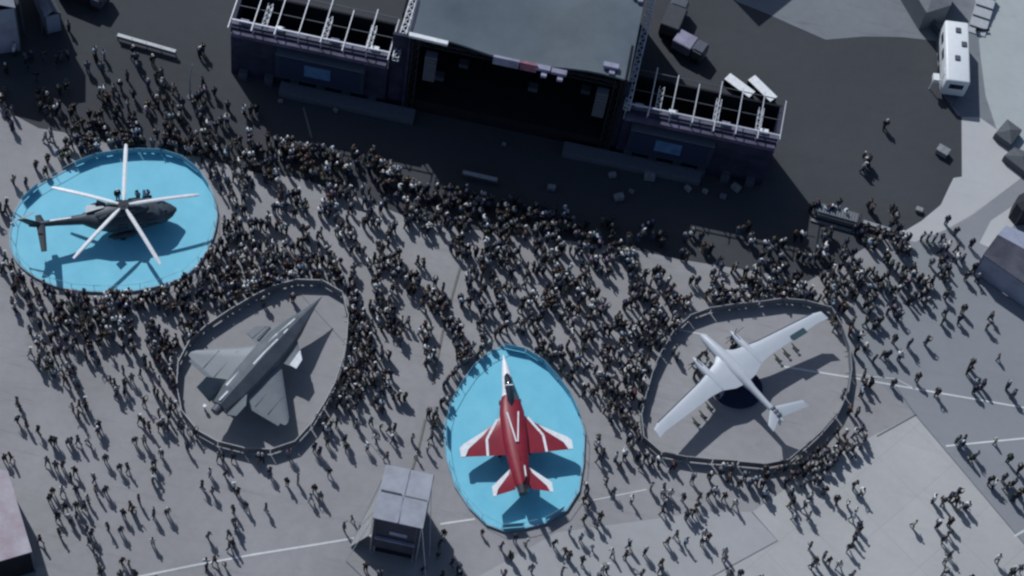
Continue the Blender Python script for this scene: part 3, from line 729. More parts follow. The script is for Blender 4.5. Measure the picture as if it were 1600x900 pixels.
def covered_table(px, label):
    P = [pix(*p, .95) for p in px]; c = sum(P, Vector()) / 4
    d = (P[2] - P[1]); L = d.length; Wd = (P[1] - P[0]).length; an = math.atan2(d.y, d.x)
    root = empty('long_table', (c.x, c.y, 0), an, label, 'table', 'white topped tables behind the right wing')
    b = MB(); b.box((0, 0, .92), (L, Wd, .08)); bmesh.ops.bevel(b.b, geom=b.b.edges[:], offset=.015, segments=1, affect='EDGES'); b.build('tabletop', PW, root)
    b = MB(); b.box((0, 0, .45), (L * .94, Wd * .9, .8)); b.build('skirt', BLK, root)  # black sides put the shade of the side faces into the colour
    for sx in (-1, 1):
        for sy in (-1, 1):
            b = MB(); b.box((sx * L * .48, sy * Wd * .46, .44), (.06, .06, .88)); b.build('leg', GRYD, root)
covered_table([(1131, 124), (1141, 115), (1180, 144), (1172, 150)], 'white topped table nearer the stage, behind the right wing roof beams')
covered_table([(1168, 125), (1179, 117), (1214, 151), (1206, 159)], 'white topped table farther from the stage, behind the right wing end')

def canopy(name, px, z, m, label, cat='canopy', sag=.3, peak=.6):
    P = [pix(*p, z) for p in px]; c = sum(P, Vector()) / len(P)
    root = empty(name, (c.x, c.y, 0), 0, label, cat); b = MB(); n = len(P)
    off = Vector((c.x, c.y, 0)); top = b.b.verts.new((0, 0, z + peak)); rim = [b.b.verts.new(p - off) for p in P]; lo = [b.b.verts.new(p - off - Vector((0, 0, .35))) for p in P]
    ctr = b.b.verts.new((0, 0, z + peak - .15))
    for i in range(n):
        j = (i + 1) % n; b.face([top, rim[i], rim[j]]); b.face([rim[i], lo[i], lo[j], rim[j]]); b.face([ctr, lo[j], lo[i]])
    b.build('roof', m, root)
    for i in range(n):
        p, q = (P[i] - off) * .985, (P[(i + 1) % n] - off) * .985; p.z = q.z = (z - .3) / 2; b = MB(); b.bar(p, q, .05, z - .35); b.build('wall', m, root)
    for p in P:
        q = (p - off) * .96; b = MB(); b.tube([(q.x, q.y, 0), (q.x, q.y, z - .2)], .07, 8); b.build('leg', GRYD, root)
    return root, P, off
def by_shadow(shadow_px, h, m, label):  # added roof on legs beyond the frame, outlined to cast the given shadow
    P = [pix(*p, 0) - Vector((SHX, SHY, 0)) * h for p in shadow_px]; c = sum(P, Vector()) / len(P)
    root = empty('marquee', (c.x, c.y, 0), 0, label, 'marquee'); b = MB(); b.prism([(p - c) for p in P], h - .25, h); b.build('roof', m, root)
    for p in P:
        q = (p - c) * .96; b = MB(); b.tube([(q.x, q.y, 0), (q.x, q.y, h - .25)], .1, 8); b.build('leg', GRYD, root)
by_shadow([(1128, -50), (1142, -4), (1186, 42), (1238, 0), (1215, -50)], 7, mat('slate_tarp', (.045, .055, .068), .6), 'slate marquee just above the frame, only its pointed shadow shows behind the stage')
canopy('tarp_covered_pallet', [(1555, 208), (1574, 186), (1597, 203), (1580, 226)], .9, mat('grey_tarp', (.10, .11, .125), .7), 'low square load under dark grey tarp beside the pale concrete corner', peak=.35)
canopy('tarp_covered_pallet', [(1569, 243), (1585, 230), (1625, 245), (1604, 270)], .9, MATS['grey_tarp'], 'low load under dark grey tarp cut by the right frame edge', peak=.35)
canopy('canopy_tent', [(1418, -30), (1436, 0), (1448, 20), (1486, 8), (1498, -30)], 3.0, mat('ash_tarp', (.18, .19, .21), .7), 'ash grey canopy above the white camper at the top edge', peak=.35)
b = MB()
P0, P1 = pix(1420, 0, 0), pix(1466, 56, 0); b.bar(P0 + Vector((0, 0, .6)), P1 + Vector((0, 0, .6)), .25, 1.2); tag(b.build('site_wall', GRYD), 'straight black site wall leading to the white camper', 'wall')
# long blurred tents at the frame edges
PINK = mat('pinkish_tent_fabric', (.36, .27, .31), .7, 0, c2=(.50, .48, .53), scale=.4)
LAV = mat('lavender_fabric', (.30, .32, .42), .7, 0, .2, .4)
def gable(px_eaves, z0, z1, m, m2, label, name='marquee', walls=BLK):
    e = [pix(*p, z0) for p in px_eaves]; c = sum(e, Vector()) / 4; off = Vector((c.x, c.y, 0))
    root = empty(name, off, 0, label, 'marquee'); E = [p - off for p in e]
    r0 = (E[0] + E[1]) / 2 + Vector((0, 0, z1 - z0)); r1 = (E[2] + E[3]) / 2 + Vector((0, 0, z1 - z0))
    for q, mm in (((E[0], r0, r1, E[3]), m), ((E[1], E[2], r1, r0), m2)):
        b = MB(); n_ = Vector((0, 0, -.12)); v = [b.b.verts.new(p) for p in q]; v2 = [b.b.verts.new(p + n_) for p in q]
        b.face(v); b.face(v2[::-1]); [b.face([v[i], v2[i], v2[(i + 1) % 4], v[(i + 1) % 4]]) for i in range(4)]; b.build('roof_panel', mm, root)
    for i, j in ((0, 1), (2, 3), (1, 2), (3, 0)):
        b = MB(); a_, b_ = E[i] * .97, E[j] * .97; a_.z = b_.z = z0 / 2; b.bar(a_, b_, .08, z0 - .3); b.build('wall', walls, root)
    for p in E:
        b = MB(); q = p * .97; b.tube([(q.x, q.y, 0), (q.x, q.y, z0)], .09, 8); b.build('leg', GRYD, root)
    return root
gable([(-110, 725), (12, 735), (50, 862), (-75, 905)], 4.5, 4.9, PINK, PINK, 'pinkish white marquee cut off by the bottom left of the photo')
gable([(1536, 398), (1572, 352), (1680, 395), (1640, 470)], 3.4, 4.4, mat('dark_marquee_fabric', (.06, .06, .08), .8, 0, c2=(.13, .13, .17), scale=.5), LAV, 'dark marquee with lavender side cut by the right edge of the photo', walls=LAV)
sheet('pavement', [(1530, 380), (1548, 345), (1588, 318), (1608, 326), (1585, 352), (1548, 388)], .02, PALE2)
canopy('canopy_tent', [(1598, 330), (1588, 318), (1592, 305), (1640, 280), (1640, 330)], 2.6, mat('black_tarp', (.03, .03, .04), .8), 'small black canopy just above the dark marquee at the right edge', peak=.5)
gable([(-70, -60), (5, -80), (24, 12), (-45, 22)], 7, 8.2, LAV, TW, 'tall pale marquee in the top left corner casting a dark shade', walls=LAV)
by_shadow([(14, 40), (30, 105), (66, 142), (104, 165), (134, 160), (134, 118), (97, 52), (55, -40)], 8.5, MATS['slate_tarp'], 'tall slate marquee outside the top left, only its dark shade shows on the crowd')
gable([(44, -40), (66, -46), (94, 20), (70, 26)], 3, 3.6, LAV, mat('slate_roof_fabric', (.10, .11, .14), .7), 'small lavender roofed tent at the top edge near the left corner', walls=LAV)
# grey ribbed container by the crowd
P0, P1 = pix(1276, 324, 1), pix(1344, 343, 1); d = P1 - P0; gc = (P0 + P1) / 2
gn = empty('generator', (gc.x, gc.y, 0), math.atan2(d.y, d.x), 'long low grey ribbed generator box between crowd and empty asphalt', 'generator')
b = MB(); L = d.length; b.box((0, 0, .62), (L, 1.35, 1.0)); bmesh.ops.bevel(b.b, geom=b.b.edges[:], offset=.2, segments=3, affect='EDGES'); b.build('housing', mat('grey_housing', (.13, .14, .16), .6), gn, True)
for k in range(14):
    b = MB(); b.box((-L / 2 + .4 + (L - .8) * k / 13, 0, 1.14), (.09, 1.0, .06)); b.build('rib', mat('light_rib', (.22, .23, .25), .6), gn)
b = MB(); b.box((L / 2 + .03, 0, .6), (.08, 1.2, .9)); b.build('end_door', BLK, gn)
b = MB(); b.box((0, -.95, .12), (L + .4, .3, .18)); b.build('skid', MATS['light_rib'], gn)

def board(p0, p1, h, m, label, name='low_barrier', cat='barrier', z=.0, th=.12):
    a_, b_ = pix(*p0, 0), pix(*p1, 0); o = Vector((a_.x, a_.y, 0)); root = empty(name, o, 0, label, cat)
    b = MB(); b.bar(Vector((0, 0, h - .12)), b_ - a_ + Vector((0, 0, h - .12)), th * 1.6, .16); b.build('rail', m, root)
    b = MB(); b.bar(Vector((0, 0, h / 2)), b_ - a_ + Vector((0, 0, h / 2)), .05, h * .5); b.build('panel', PANM, root)
    for k in range(5):
        q = (b_ - a_) * (k / 4); b = MB(); b.bar(q, q + Vector((0, 0, h)), .07); b.build('post', PANM, root)
board((184, 62), (275, 88), .9, RAILM, 'long pale crowd barrier on the asphalt above the helicopter', th=.22)
board((722, 276), (776, 288), .9, mat('dim_rail', (.35, .36, .38), .6), 'short pale barrier standing in the stage shadow', th=.25)
board((1346, 352), (1388, 365), .8, RAILM, 'short white barrier beside the ribbed generator box', th=.22)
# lamp pole
b0 = pix(297, 152, 0); lp = empty('light_pole', b0, 0, 'thin pale pole standing on the asphalt above the helicopter platform', 'pole')
b = MB(); b.tube([(0, 0, 0), (.05, 0, 3.2), (.32, .1, 5.4)], [.11, .07, .04], 8); b.build('mast', RAILM, lp)
b = MB(); b.tube([(0, 0, 0), (0, 0, .12)], .3, 12); b.build('base', GRYD, lp)

def truck(X, Y, rz, L, Wd, H, m, label, name='utility_truck', cat='truck'):
    p = pix(X, Y, 0); r = empty(name, p, rz, label, cat)
    b = MB(); b.box((-.5, 0, .6 + (H - .6) / 2), (L - 1.6, Wd, H - .6)); bmesh.ops.bevel(b.b, geom=b.b.edges[:], offset=.06, segments=2, affect='EDGES'); b.build('cargo_box', m, r)
    b = MB(); b.box((L / 2 - .6, 0, 1.25), (1.3, Wd * .94, 1.5)); bmesh.ops.bevel(b.b, geom=b.b.edges[:], offset=.18, segments=3, affect='EDGES'); c = b.build('cab', GRYD, r)
    b = MB(); b.box((L / 2 - .02, 0, 1.6), (.08, Wd * .8, .55)); b.build('windscreen', GLS, c)
    b = MB(); b.box((0, 0, .5), (L * .95, Wd * .6, .18)); b.build('chassis', BLK, r)
    for sx in (-.3, .34):
        for sy in (-1, 1):
            b = MB(); b.tube([(sx * L, sy * (Wd / 2 - .25), .4), (sx * L, sy * Wd / 2, .4)], .4, 16); b.build('wheel', RUB, r)
truck(1050, 40, rad(80), 4.4, 1.9, 2.2, mat('dark_truck_paint', (.06, .065, .08), .5), 'small dark truck parked behind the stage nearest the roof truss')
truck(1073, 82, rad(-20), 3.6, 1.7, 1.9, LILAC, 'small pale topped van parked behind the right screen wing', 'utility_van', 'van')
truck(128, -6, rad(-12), 5.2, 2.2, 2.4, mat('black_truck_paint', (.03, .032, .04), .5), 'black truck cut by the top edge right of the small lavender tent')
b = MB(); r_ = empty('access_ramp', pix(1533, 25, 0), rad(-8), 'pale metal access ramp at the top right beside the camper path', 'ramp')
b.hexa([(-.9, -2.5, .02), (.9, -2.5, .02), (.9, 2.5, .02), (-.9, 2.5, .02), (-.9, -2.5, .12), (.9, -2.5, .12), (.9, 2.5, .9), (-.9, 2.5, .9)]); b.build('deck', mat('ramp_metal', (.5, .52, .55), .5), r_)
for k in range(4):
    b = MB(); b.box((0, -1.8 + 1.25 * k, .3 + .2 * k), (1.8, .08, .1)); b.build('tread', GRYD, r_)
for p0, p1, lab in (((1527, 46), (1546, 47), 'black pole lying across the camper path'),):
    b = MB(); b.bar(pix(*p0, .3), pix(*p1, .3), .16, .16); b.bar(pix(*p0, 0), pix(*p0, .6), .3, .3); tag(b.build('boom_gate', BLK), lab, 'boom gate')

# flight cases lying about in front of the stage
CASE = mat('case_grey', (.26, .27, .29), .6, 0, .3, 2); CASED = mat('case_dim', (.20, .20, .23), .6)
cases = [(460, 138, .75, 'in the shadow below the left screen wing, largest there'), (438, 160, .45, 'small, between crowd and left screen wing'), (524, 174, .45, 'small, beyond the thin pale cable cover'), (722, 152, .55, 'in front of the stage on its left side'),
         (861, 296, .75, 'just ahead of the crowd at mid stage'), (956, 276, .7, 'right of mid stage, level with the right deck'), (1014, 279, 1.0, 'widest one, below the right screen wing deck'), (1028, 266, .9, 'touching the widest one, nearest the right deck'),
         (966, 311, .9, 'near the crowd edge right of mid stage'), (986, 301, .5, 'small, beside the larger one near the crowd edge'), (1074, 297, .65, 'lone dull one under the right screen wing'), (1101, 301, .55, 'dull one right of the lone one'),
         (1129, 309, .6, 'dull and tilted, nearest the crowd at right'), (1149, 296, .85, 'brightest rectangular one, under the right wing end'), (1471, 240, 1.2, 'large square one alone on the open asphalt'), (1435, 330, .65, 'small one alone near the asphalt corner'), (787, 227, .4, 'smallest one, at the middle of the stage shade')]
for i, (X, Y, s, lab) in enumerate(cases):
    r_ = empty('flight_case', pix(X, Y, 0), rng.uniform(-.6, .6), 'pale grey equipment case ' + lab, 'equipment case', 'equipment cases in front of the stage')
    b = MB(); b.box((0, 0, s * .3 + .05), (s, s * .7, s * .5)); bmesh.ops.bevel(b.b, geom=b.b.edges[:], offset=.03, segments=1, affect='EDGES'); b.build('body', CASE, r_)
    b = MB(); b.box((0, 0, s * .57 + .06), (s * 1.02, s * .72, .06)); b.build('lid', CASED if i in (0, 3, 9, 12) else CASE, r_)
#@PEOPLE
# ---------------------------------------------------------------- people
HEADS = """6,708 15,705 61,835 72,712 76,771 78,680 81,760 85,682 86,720 88,798 91,824 96,718 96,759 100,785 105,682 108,802 110,681 110,738 116,728 118,758 118,782 118,798 121,680 130,782 134,819 136,678 136,772 138,838 142,825 145,738 148,758 148,848 150,865 155,885 164,708 164,758 168,815 186,722 188,820 188,891 190,869 192,795 198,722 200,871 204,782 206,790 210,680 211,888 216,772 225,680 238,742 238,839 240,715 240,728 240,796 242,899 252,700 261,792 292,690 316,750 322,872 322,879 325,829 328,730 332,760 335,868 342,705 349,705 352,732 352,875 358,826 358,845 364,842 365,752 365,788 366,806 368,818 372,760 384,781 404,708 410,708 416,785 422,729 449,745 466,742 486,770 492,691 492,756 500,698 501,768 512,682 515,729 538,815 540,678 542,690 551,800 562,820 572,879 575,690 588,676 594,890 605,706 615,678 645,676 652,702 662,882 675,676 685,860 688,842 692,892 695,825 708,872 718,878 719,888 785,845 790,890 798,860 802,862 824,840 832,880 868,841 880,885 885,854 892,820 892,860 910,832 912,868 915,772 915,804 918,752 920,762 922,782 928,845 935,690 935,810 938,678 938,708 938,895 940,800 944,882 945,700 950,745 950,880 959,855 961,761 965,705 972,718 979,702 980,860 985,678 985,842 990,690 990,772 1005,718 1006,888 1011,854 1012,705 1020,752 1022,712 1032,712 1034,896 1035,882 1036,872 1038,790 1039,762 1040,754 1041,778 1045,838 1051,762 1055,720 1060,828 1071,769 1074,839 1075,798 1080,795 1085,740 1088,792 1092,782 1095,770 1101,838 1104,825 1110,765 1110,832 1112,735 1120,760 1130,728 1135,768 1135,865 1136,854 1142,890 1144,738 1148,722 1152,779 1158,748 1160,888 1168,735 1175,748 1185,742 1188,899 1195,748 1198,765 1202,762 1232,722 1232,745 1238,780 1240,762 1242,735 1242,775 1245,720 1245,798 1250,712 1250,734 1258,718 1260,748 1260,782 1262,730 1265,712 1268,798 1270,722 1270,768 1270,845 1272,875 1275,708 1275,742 1278,728 1278,868 1285,718 1285,745 1288,705 1291,725 1291,861 1292,758 1295,700 1298,722 1299,869 1300,708 1305,702 1306,490 1308,695 1308,715 1310,502 1311,772 1312,686 1315,874 1318,698 1322,606 1325,455 1325,670 1325,685 1330,695 1330,778 1331,848 1332,632 1336,800 1336,890 1338,835 1339,690 1339,749 1340,668 1340,702 1341,538 1341,825 1342,788 1344,635 1345,815 1348,516 1350,662 1350,686 1350,818 1351,762 1355,592 1355,678 1364,475 1365,590 1370,552 1385,545 1392,476 1392,545 1400,590 1402,521 1410,548 1425,528 1432,811 1435,452 1438,582 1445,452 1452,462 1452,524 1464,771 1469,605 1470,812 1478,492 1478,774 1478,835 1478,895 1480,888 1481,479 1482,452 1482,868 1488,825 1489,808 1489,858 1490,768 1498,775 1501,678 1501,762 1504,490 1505,688 1505,785 1510,474 1511,678 1516,782 1518,570 1520,898 1522,561 1522,708 1528,600 1530,702 1531,590 1541,592 1548,500 1552,742 1554,485 1558,748 1561,679 1564,866 1566,548 1574,738 1578,752 1579,594 1582,708 1585,888 1588,608 1589,746 1589,770 1590,880 1598,725 1598,882 1599,762"""
heads = [tuple(map(int, t.split(','))) for t in HEADS.split()]
heads += [(183, 297), (215, 298), (230, 297), (412, 462), (458, 456), (1061, 548), (1056, 537), (1090, 556), (1097, 548), (1104, 560), (1094, 568), (1108, 572), (1100, 580), (1088, 575), (1148, 520), (1152, 530), (1146, 536), (1155, 540),
          (1387, 185), (1355, 230), (1359, 238), (1353, 252), (1362, 243), (1356, 245), (1484, 335), (1396, 342), (1408, 348), (48, 78), (68, 78), (88, 82), (92, 130), (102, 123), (8, 98), (8, 130), (136, 95), (158, 95), (207, 68), (212, 80), (238, 84),
          (198, 108), (187, 122), (208, 138), (249, 135), (257, 128), (320, 132), (168, 145), (157, 170), (199, 155), (230, 155), (1486, 375), (1500, 378), (1460, 400), (1478, 419), (1445, 437), (1454, 443), (1485, 443), (1527, 410), (1532, 425), (1515, 422)]
GRID = """0000000000000000000000000000000000000000
0110000000000000000000000000000000000000
1111111100000000000000000000000000000000
2332232210000000000000000000000000000000
3334345542100000000000000000000000000000
0245556667775300000000000000000000000000
1130000006678886200000000000000000000000
1100000005544456889962000000000000000000
1000000006543455777888750000000242200000
0000000047644445456777776542223466655100
1100000179887655445666665422355556664200
0245555687765555555556666665676666641000
1577644650000786454556456745576653310000
0476446500000576444036657400000000000000
3464146300000774331000467400000000000000
4213414200005653320000156300000000000000
1102124300003232310000145200000000000000""".split()

# --- one continuous body per pose, grown over a skeleton
def skeleton(pose, fingers):
    V, Ed, Rr, Tg = [], [], [], []
    def v(p, r, t, par=None):
        V.append(Vector(p)); Rr.append(r if isinstance(r, tuple) else (r, r)); Tg.append(t)
        if par is not None: Ed.append((par, len(V) - 1))
        return len(V) - 1
    L, sw, arms, lean = pose['L'], pose['swing'], pose['arms'], pose.get('lean', .03)
    pv = v((0, 0, .95), (.15, .11), 'trouser')
    wa = v((0, lean * .3, 1.12), (.145, .10), 'shirt', pv)
    ch = v((0, lean * .7, 1.33), (.165, .115), 'shirt', wa)
    nk = v((0, lean, 1.48), .055, 'skin', ch)
    hd = v((0, lean + .02, 1.60), (.078, .092), 'skin', nk)
    ns = v((0, lean + .115, 1.60), .018, 'skin', hd)
    tp = v((0, lean + .01, 1.68), .07, 'skin', hd)
    for s, k in ((1, 0), (-1, 1)):
        f = sw * s
        hp = v((.095 * s, 0, .88), .088, 'trouser', pv)
        kn = v((.10 * s, .22 * f + .03 * abs(f), .49), .062, 'trouser', hp)
        ay = .38 * f - (.14 if f < 0 else .0); az = .09 + (.10 if f < 0 else 0)
        an = v((.10 * s, ay, az), .042, 'trouser', kn)
        to = v((.12 * s, ay + .15, .045 + (.02 if f < 0 else 0)), .034, 'shoe', an)
        sh = v((.185 * s, lean * .8, 1.40), .062, 'shirt', ch)
        if arms[k] == 'down': el = (.25 * s, -.12 * f, 1.13); wr = (.26 * s, -.20 * f + .07, .90); hn = (.26 * s, -.22 * f + .10, .82)
        elif arms[k] == 'phone': el = (.24 * s, .14, 1.20); wr = (.12 * s, .34, 1.42); hn = (.08 * s, .38, 1.50)
        elif arms[k] == 'raised': el = (.27 * s, .08, 1.60); wr = (.22 * s, .12, 1.84); hn = (.20 * s, .13, 1.93)
        elif arms[k] == 'fold': el = (.26 * s, .05, 1.14); wr = (.06 * s, .22, 1.18); hn = (-.03 * s, .23, 1.19)
        else: el = (.33 * s, .02, 1.17); wr = (.20 * s, .12, 1.0); hn = (.15 * s, .14, .98)
        e = v(el, .045, 'shirt', sh); wv = v(wr, .030, 'sleeve', e); h = v(hn, (.036, .02), 'skin', wv)
        if fingers:
            d = (Vector(hn) - Vector(wr)).normalized(); sd_ = d.cross(Vector((0, 1, .3))).normalized()
            for j, ln in enumerate((.062, .074, .068, .052)):
                o_ = sd_ * (.026 - .0175 * j)
                a_ = v(Vector(hn) + o_ + d * ln * .8, .0085, 'skin', h); v(Vector(hn) + o_ + d * ln * 1.35 + Vector((0, .012, 0)), .007, 'skin', a_)
            v(Vector(wr) + d * .03 + sd_ * .05, .01, 'skin', h)
    return V, Ed, Rr, Tg

SLOT = {'skin': 0, 'shirt': 1, 'sleeve': 2, 'trouser': 3, 'shoe': 4}
def grow(pose, fingers, sub):
    V, Ed, Rr, Tg = skeleton(pose, fingers)
    Rr = [tuple(x * (1.30 if t in ('shirt', 'trouser', 'sleeve') else 1.0) for x in r_) for r_, t in zip(Rr, Tg)]
    me = bpy.data.meshes.new('person'); me.from_pydata([tuple(p) for p in V], Ed, [])
    o = bpy.data.objects.new('person', me); col.objects.link(o)
    sk = o.modifiers.new('s', 'SKIN'); sk.use_smooth_shade = True
    for i, r in enumerate(Rr): me.skin_vertices[0].data[i].radius = r; me.skin_vertices[0].data[i].use_root = (i == 0)
    if sub: ss = o.modifiers.new('u', 'SUBSURF'); ss.levels = sub; ss.render_levels = sub
    dg = bpy.context.evaluated_depsgraph_get(); out = bpy.data.meshes.new_from_object(o.evaluated_get(dg))
    bpy.data.objects.remove(o); out.name = 'person'
    out.materials.clear()
    # skirt of each region by nearest bone
    segs = [(V[a], V[b_], Tg[a], Tg[b_]) for a, b_ in Ed]
    for p in out.polygons:
        c = p.center; best, bt = 9e9, 'shirt'
        for a, b_, ta, tb in segs:
            d = b_ - a; t = max(0, min(1, (c - a).dot(d) / max(1e-9, d.length_squared))); q = (a + d * t - c).length
            if q < best: best, bt = q, (ta if t < .5 else tb)
        p.material_index = SLOT[bt]; p.use_smooth = True
    return out

POSES = [dict(L=1, swing=0, arms=('down', 'down')), dict(L=1, swing=.4, arms=('down', 'down'), lean=.06), dict(L=1, swing=-.36, arms=('down', 'down'), lean=.06), dict(L=1, swing=.1, arms=('phone', 'phone'), lean=0),
         dict(L=1, swing=0, arms=('down', 'phone')), dict(L=1, swing=0, arms=('fold', 'fold')), dict(L=1, swing=.3, arms=('down', 'hip')), dict(L=1, swing=0, arms=('raised', 'down'))]
PNAME = ['standing', 'striding', 'walking', 'holding up a phone with both hands', 'standing with one hand raised to the face', 'standing with folded arms', 'stepping with one hand on the hip', 'standing with one arm up']
def cm(name, c, r=.85): return mat('cloth_' + name, c, r, 0, .12, 6)
SHIRTS = [('black', (.018, .019, .024)), ('navy', (.025, .035, .075)), ('charcoal', (.05, .052, .06)), ('white', (.72, .73, .75)), ('grey', (.20, .21, .23)), ('dark green', (.035, .05, .035)), ('pale blue', (.34, .42, .52)), ('maroon', (.085, .035, .04)),
          ('beige', (.38, .36, .33)), ('blue', (.05, .07, .13)), ('brown', (.09, .06, .045)), ('mauve', (.24, .18, .25)), ('off-white', (.58, .58, .55)), ('slate', (.10, .12, .15))]
SH_W = [25, 18, 14, 6, 8, 4, 3, 2, 2, 6, 4, 2, 3, 9]
TROUS = [('black', (.015, .016, .02)), ('navy', (.022, .03, .055)), ('grey', (.12, .125, .14)), ('denim', (.07, .10, .16)), ('khaki', (.20, .18, .13))]
TR_W = [32, 24, 12, 20, 8]
HAIRS = [('dark hair', (.012, .011, .012)), ('brown hair', (.04, .027, .02)), ('a white cap', (.75, .75, .77)), ('a dark cap', (.02, .022, .03)), ('a pale headscarf', (.5, .47, .48)), ('grey hair', (.22, .22, .23))]
HR_W = [56, 16, 9, 8, 6, 5]
HEADW = ['dark-haired', 'brown-haired', 'white-capped', 'dark-capped', 'headscarfed', 'grey-haired']
SKINS = [(.25, .18, .145), (.20, .145, .115), (.15, .11, .09)]
m_sh = [cm('shirt_' + n.replace(' ', '_').replace('-', '_'), c) for n, c in SHIRTS]; m_tr = [cm('trousers_' + n, c) for n, c in TROUS]
m_hr = [cm('head_' + n.replace(' ', '_'), c, .7) for n, c in HAIRS]; m_sk = [cm('skin_tone', SKINS[0], .6), cm('skin_tone_tan', SKINS[1], .6), cm('skin_tone_deep', SKINS[2], .6)]
m_so = cm('shoe_dark', (.03, .03, .035)); m_sw = cm('shoe_pale', (.5, .5, .52))

def hair_mesh(style, lean):
    b = bmesh.new(); bmesh.ops.create_icosphere(b, subdivisions=2, radius=1)
    for v in list(b.verts):
        c = v.co
        v.co = Vector((c.x * .102, c.y * .112 - .006, c.z * .115))
    kill = [v for v in b.verts if (v.co.y > .045 and v.co.z < .03) or v.co.z < (-.055 if style < 2 else (-.005 if style < 4 else -.11))]
    if style in (2, 3):
        kill = [v for v in b.verts if v.co.z < .0]
    bmesh.ops.delete(b, geom=kill, context='VERTS')
    if style in (2, 3):
        vs_ = [b.verts.new(p) for p in ((-.07, .08, .03), (.07, .08, .03), (.05, .17, .02), (-.05, .17, .02))]; b.faces.new(vs_)
    if style == 4:
        bmesh.ops.create_cone(b, segments=12, radius1=.15, radius2=.07, depth=.16, cap_ends=True, matrix=Matrix.Translation((0, -.02, -.14)))
    for v in b.verts: v.co += Vector((0, lean + .012, 1.635))
    me = bpy.data.meshes.new('hair'); b.to_mesh(me); b.free()
    for p in me.polygons: p.use_smooth = True
    return me

bodies = [grow(p, True, 1) for p in POSES]
for me in bodies:
    for m in (m_sk[0], m_sh[0], m_sk[0], m_tr[0], m_so): me.materials.append(m)
leans = [p.get('lean', .03) for p in POSES]
hairs = {}
def hair_for(pi, hi):
    k = (round(leans[pi], 2), hi)
    if k not in hairs:
        hairs[k] = hair_mesh(hi, leans[pi]); hairs[k].materials.append(m_hr[hi])
    return hairs[k]
def pick(wts): return rng.choices(range(len(wts)), wts)[0]

rings = {'kiz': [pix(*p) for p in KIZ_PX], 'aki': [pix(*p) for p in AKI_PX], 'hel': [pix(*p) for p in HEL_PX], 'jet': [pix(*p) for p in JET_PX]}
cen = {k: sum(v, Vector()) / len(v) for k, v in rings.items()}
twr = [pix(*p) for p in ((566, 880), (655, 905), (690, 800), (595, 780))]
def blocked(p):
    for k, r in rings.items():
        c = cen[k]; q = c + (p - c) * (1 / 1.03)
        if inside(q, r): return True
    return inside(p, twr)

spots = []          # (point, facing)
def face_at(p):
    best = None
    for k, c in cen.items():
        d = (p - c).length; rr = sum((q - c).length for q in rings[k]) / len(rings[k])
        if d < rr + 2.2: best = c
    if best is not None and rng.random() < .85: return math.atan2((best - p).y, (best - p).x) - math.pi / 2 + rng.uniform(-.35, .35)
    if p.y > 4 and p.y < 16 and abs(p.x) < 26 and rng.random() < .6: return rng.uniform(-.5, .5)
    return rng.uniform(0, 2 * math.pi)
for X, Y in heads:
    p = pix(X, Y + 2, 1.62); p.z = 0
    if (X, Y) in ((183, 297), (215, 298), (230, 297)): p.z = .22
    elif inside(p, rings['hel']) or inside(p, rings['jet']): continue
    if inside(p, twr): continue
    spots.append([p, face_at(p)])
cell = {}
def key(p): return (int(p.x // .8), int(p.y // .8))
for s in spots: cell.setdefault(key(s[0]), []).append(s[0])
def free(p, d):
    kx, ky = key(p)
    for i in (-1, 0, 1):
        for j in (-1, 0, 1):
            for q in cell.get((kx + i, ky + j), ()):
                if (q - p).length < d: return False
    return True
def put(p, ang=None, d=.45):
    if blocked(p) or not free(p, d): return False
    X, Y, _ = proj((p.x, p.y, .8))
    spots.append([p, face_at(p) if ang is None else ang]); cell.setdefault(key(p), []).append(p); return True
STAGE_SAFE = lambda X, Y: not (Y < 165 + .22 * (X - 360) and 360 < X < 1260)
for r, row in enumerate(GRID):
    for c, ch in enumerate(row):
        want = int(ch) * 1.34; n = int(want) + (rng.random() < want % 1); tries = 0
        while n > 0 and tries < 80:
            tries += 1
            X, Y = 40 * c + rng.uniform(0, 40), 40 * r + rng.uniform(0, 40)
            if not STAGE_SAFE(X, Y): continue
            # the front of the crowd before the stage
            if 400 < X < 1280 and Y < np.interp(X, [400, 480, 600, 650, 720, 900, 1000, 1160, 1200, 1280], [215, 232, 252, 292, 302, 335, 352, 352, 330, 325]): continue
            if X < 75 and 205 < Y < 450 and rng.random() < .5: continue
            p = pix(X, Y, .4); p.z = 0
            q_ = Vector(((p.x + .6 * p.y) * .30, (p.y * .9 - .5 * p.x) * .16, 3.7))
            dn_ = noise.noise(q_) + .5 * noise.noise(q_ * 2.3)
            if dn_ < -.28 - (int(ch) - 5) * .10 and not (Y < 330 and X > 500): continue
            if put(p):
                n -= 1
                if rng.random() < .5 and n > 0:
                    a0 = rng.uniform(0, 6.28); k = rng.choice((1, 1, 2))
                    for q in range(k):
                        if put(p + Vector((math.cos(a0), math.sin(a0), 0)) * (.55 * (q + 1)) + Vector((rng.uniform(-.1, .1), rng.uniform(-.1, .1), 0)), spots[-1][1] + rng.uniform(-.3, .3)): n -= 1
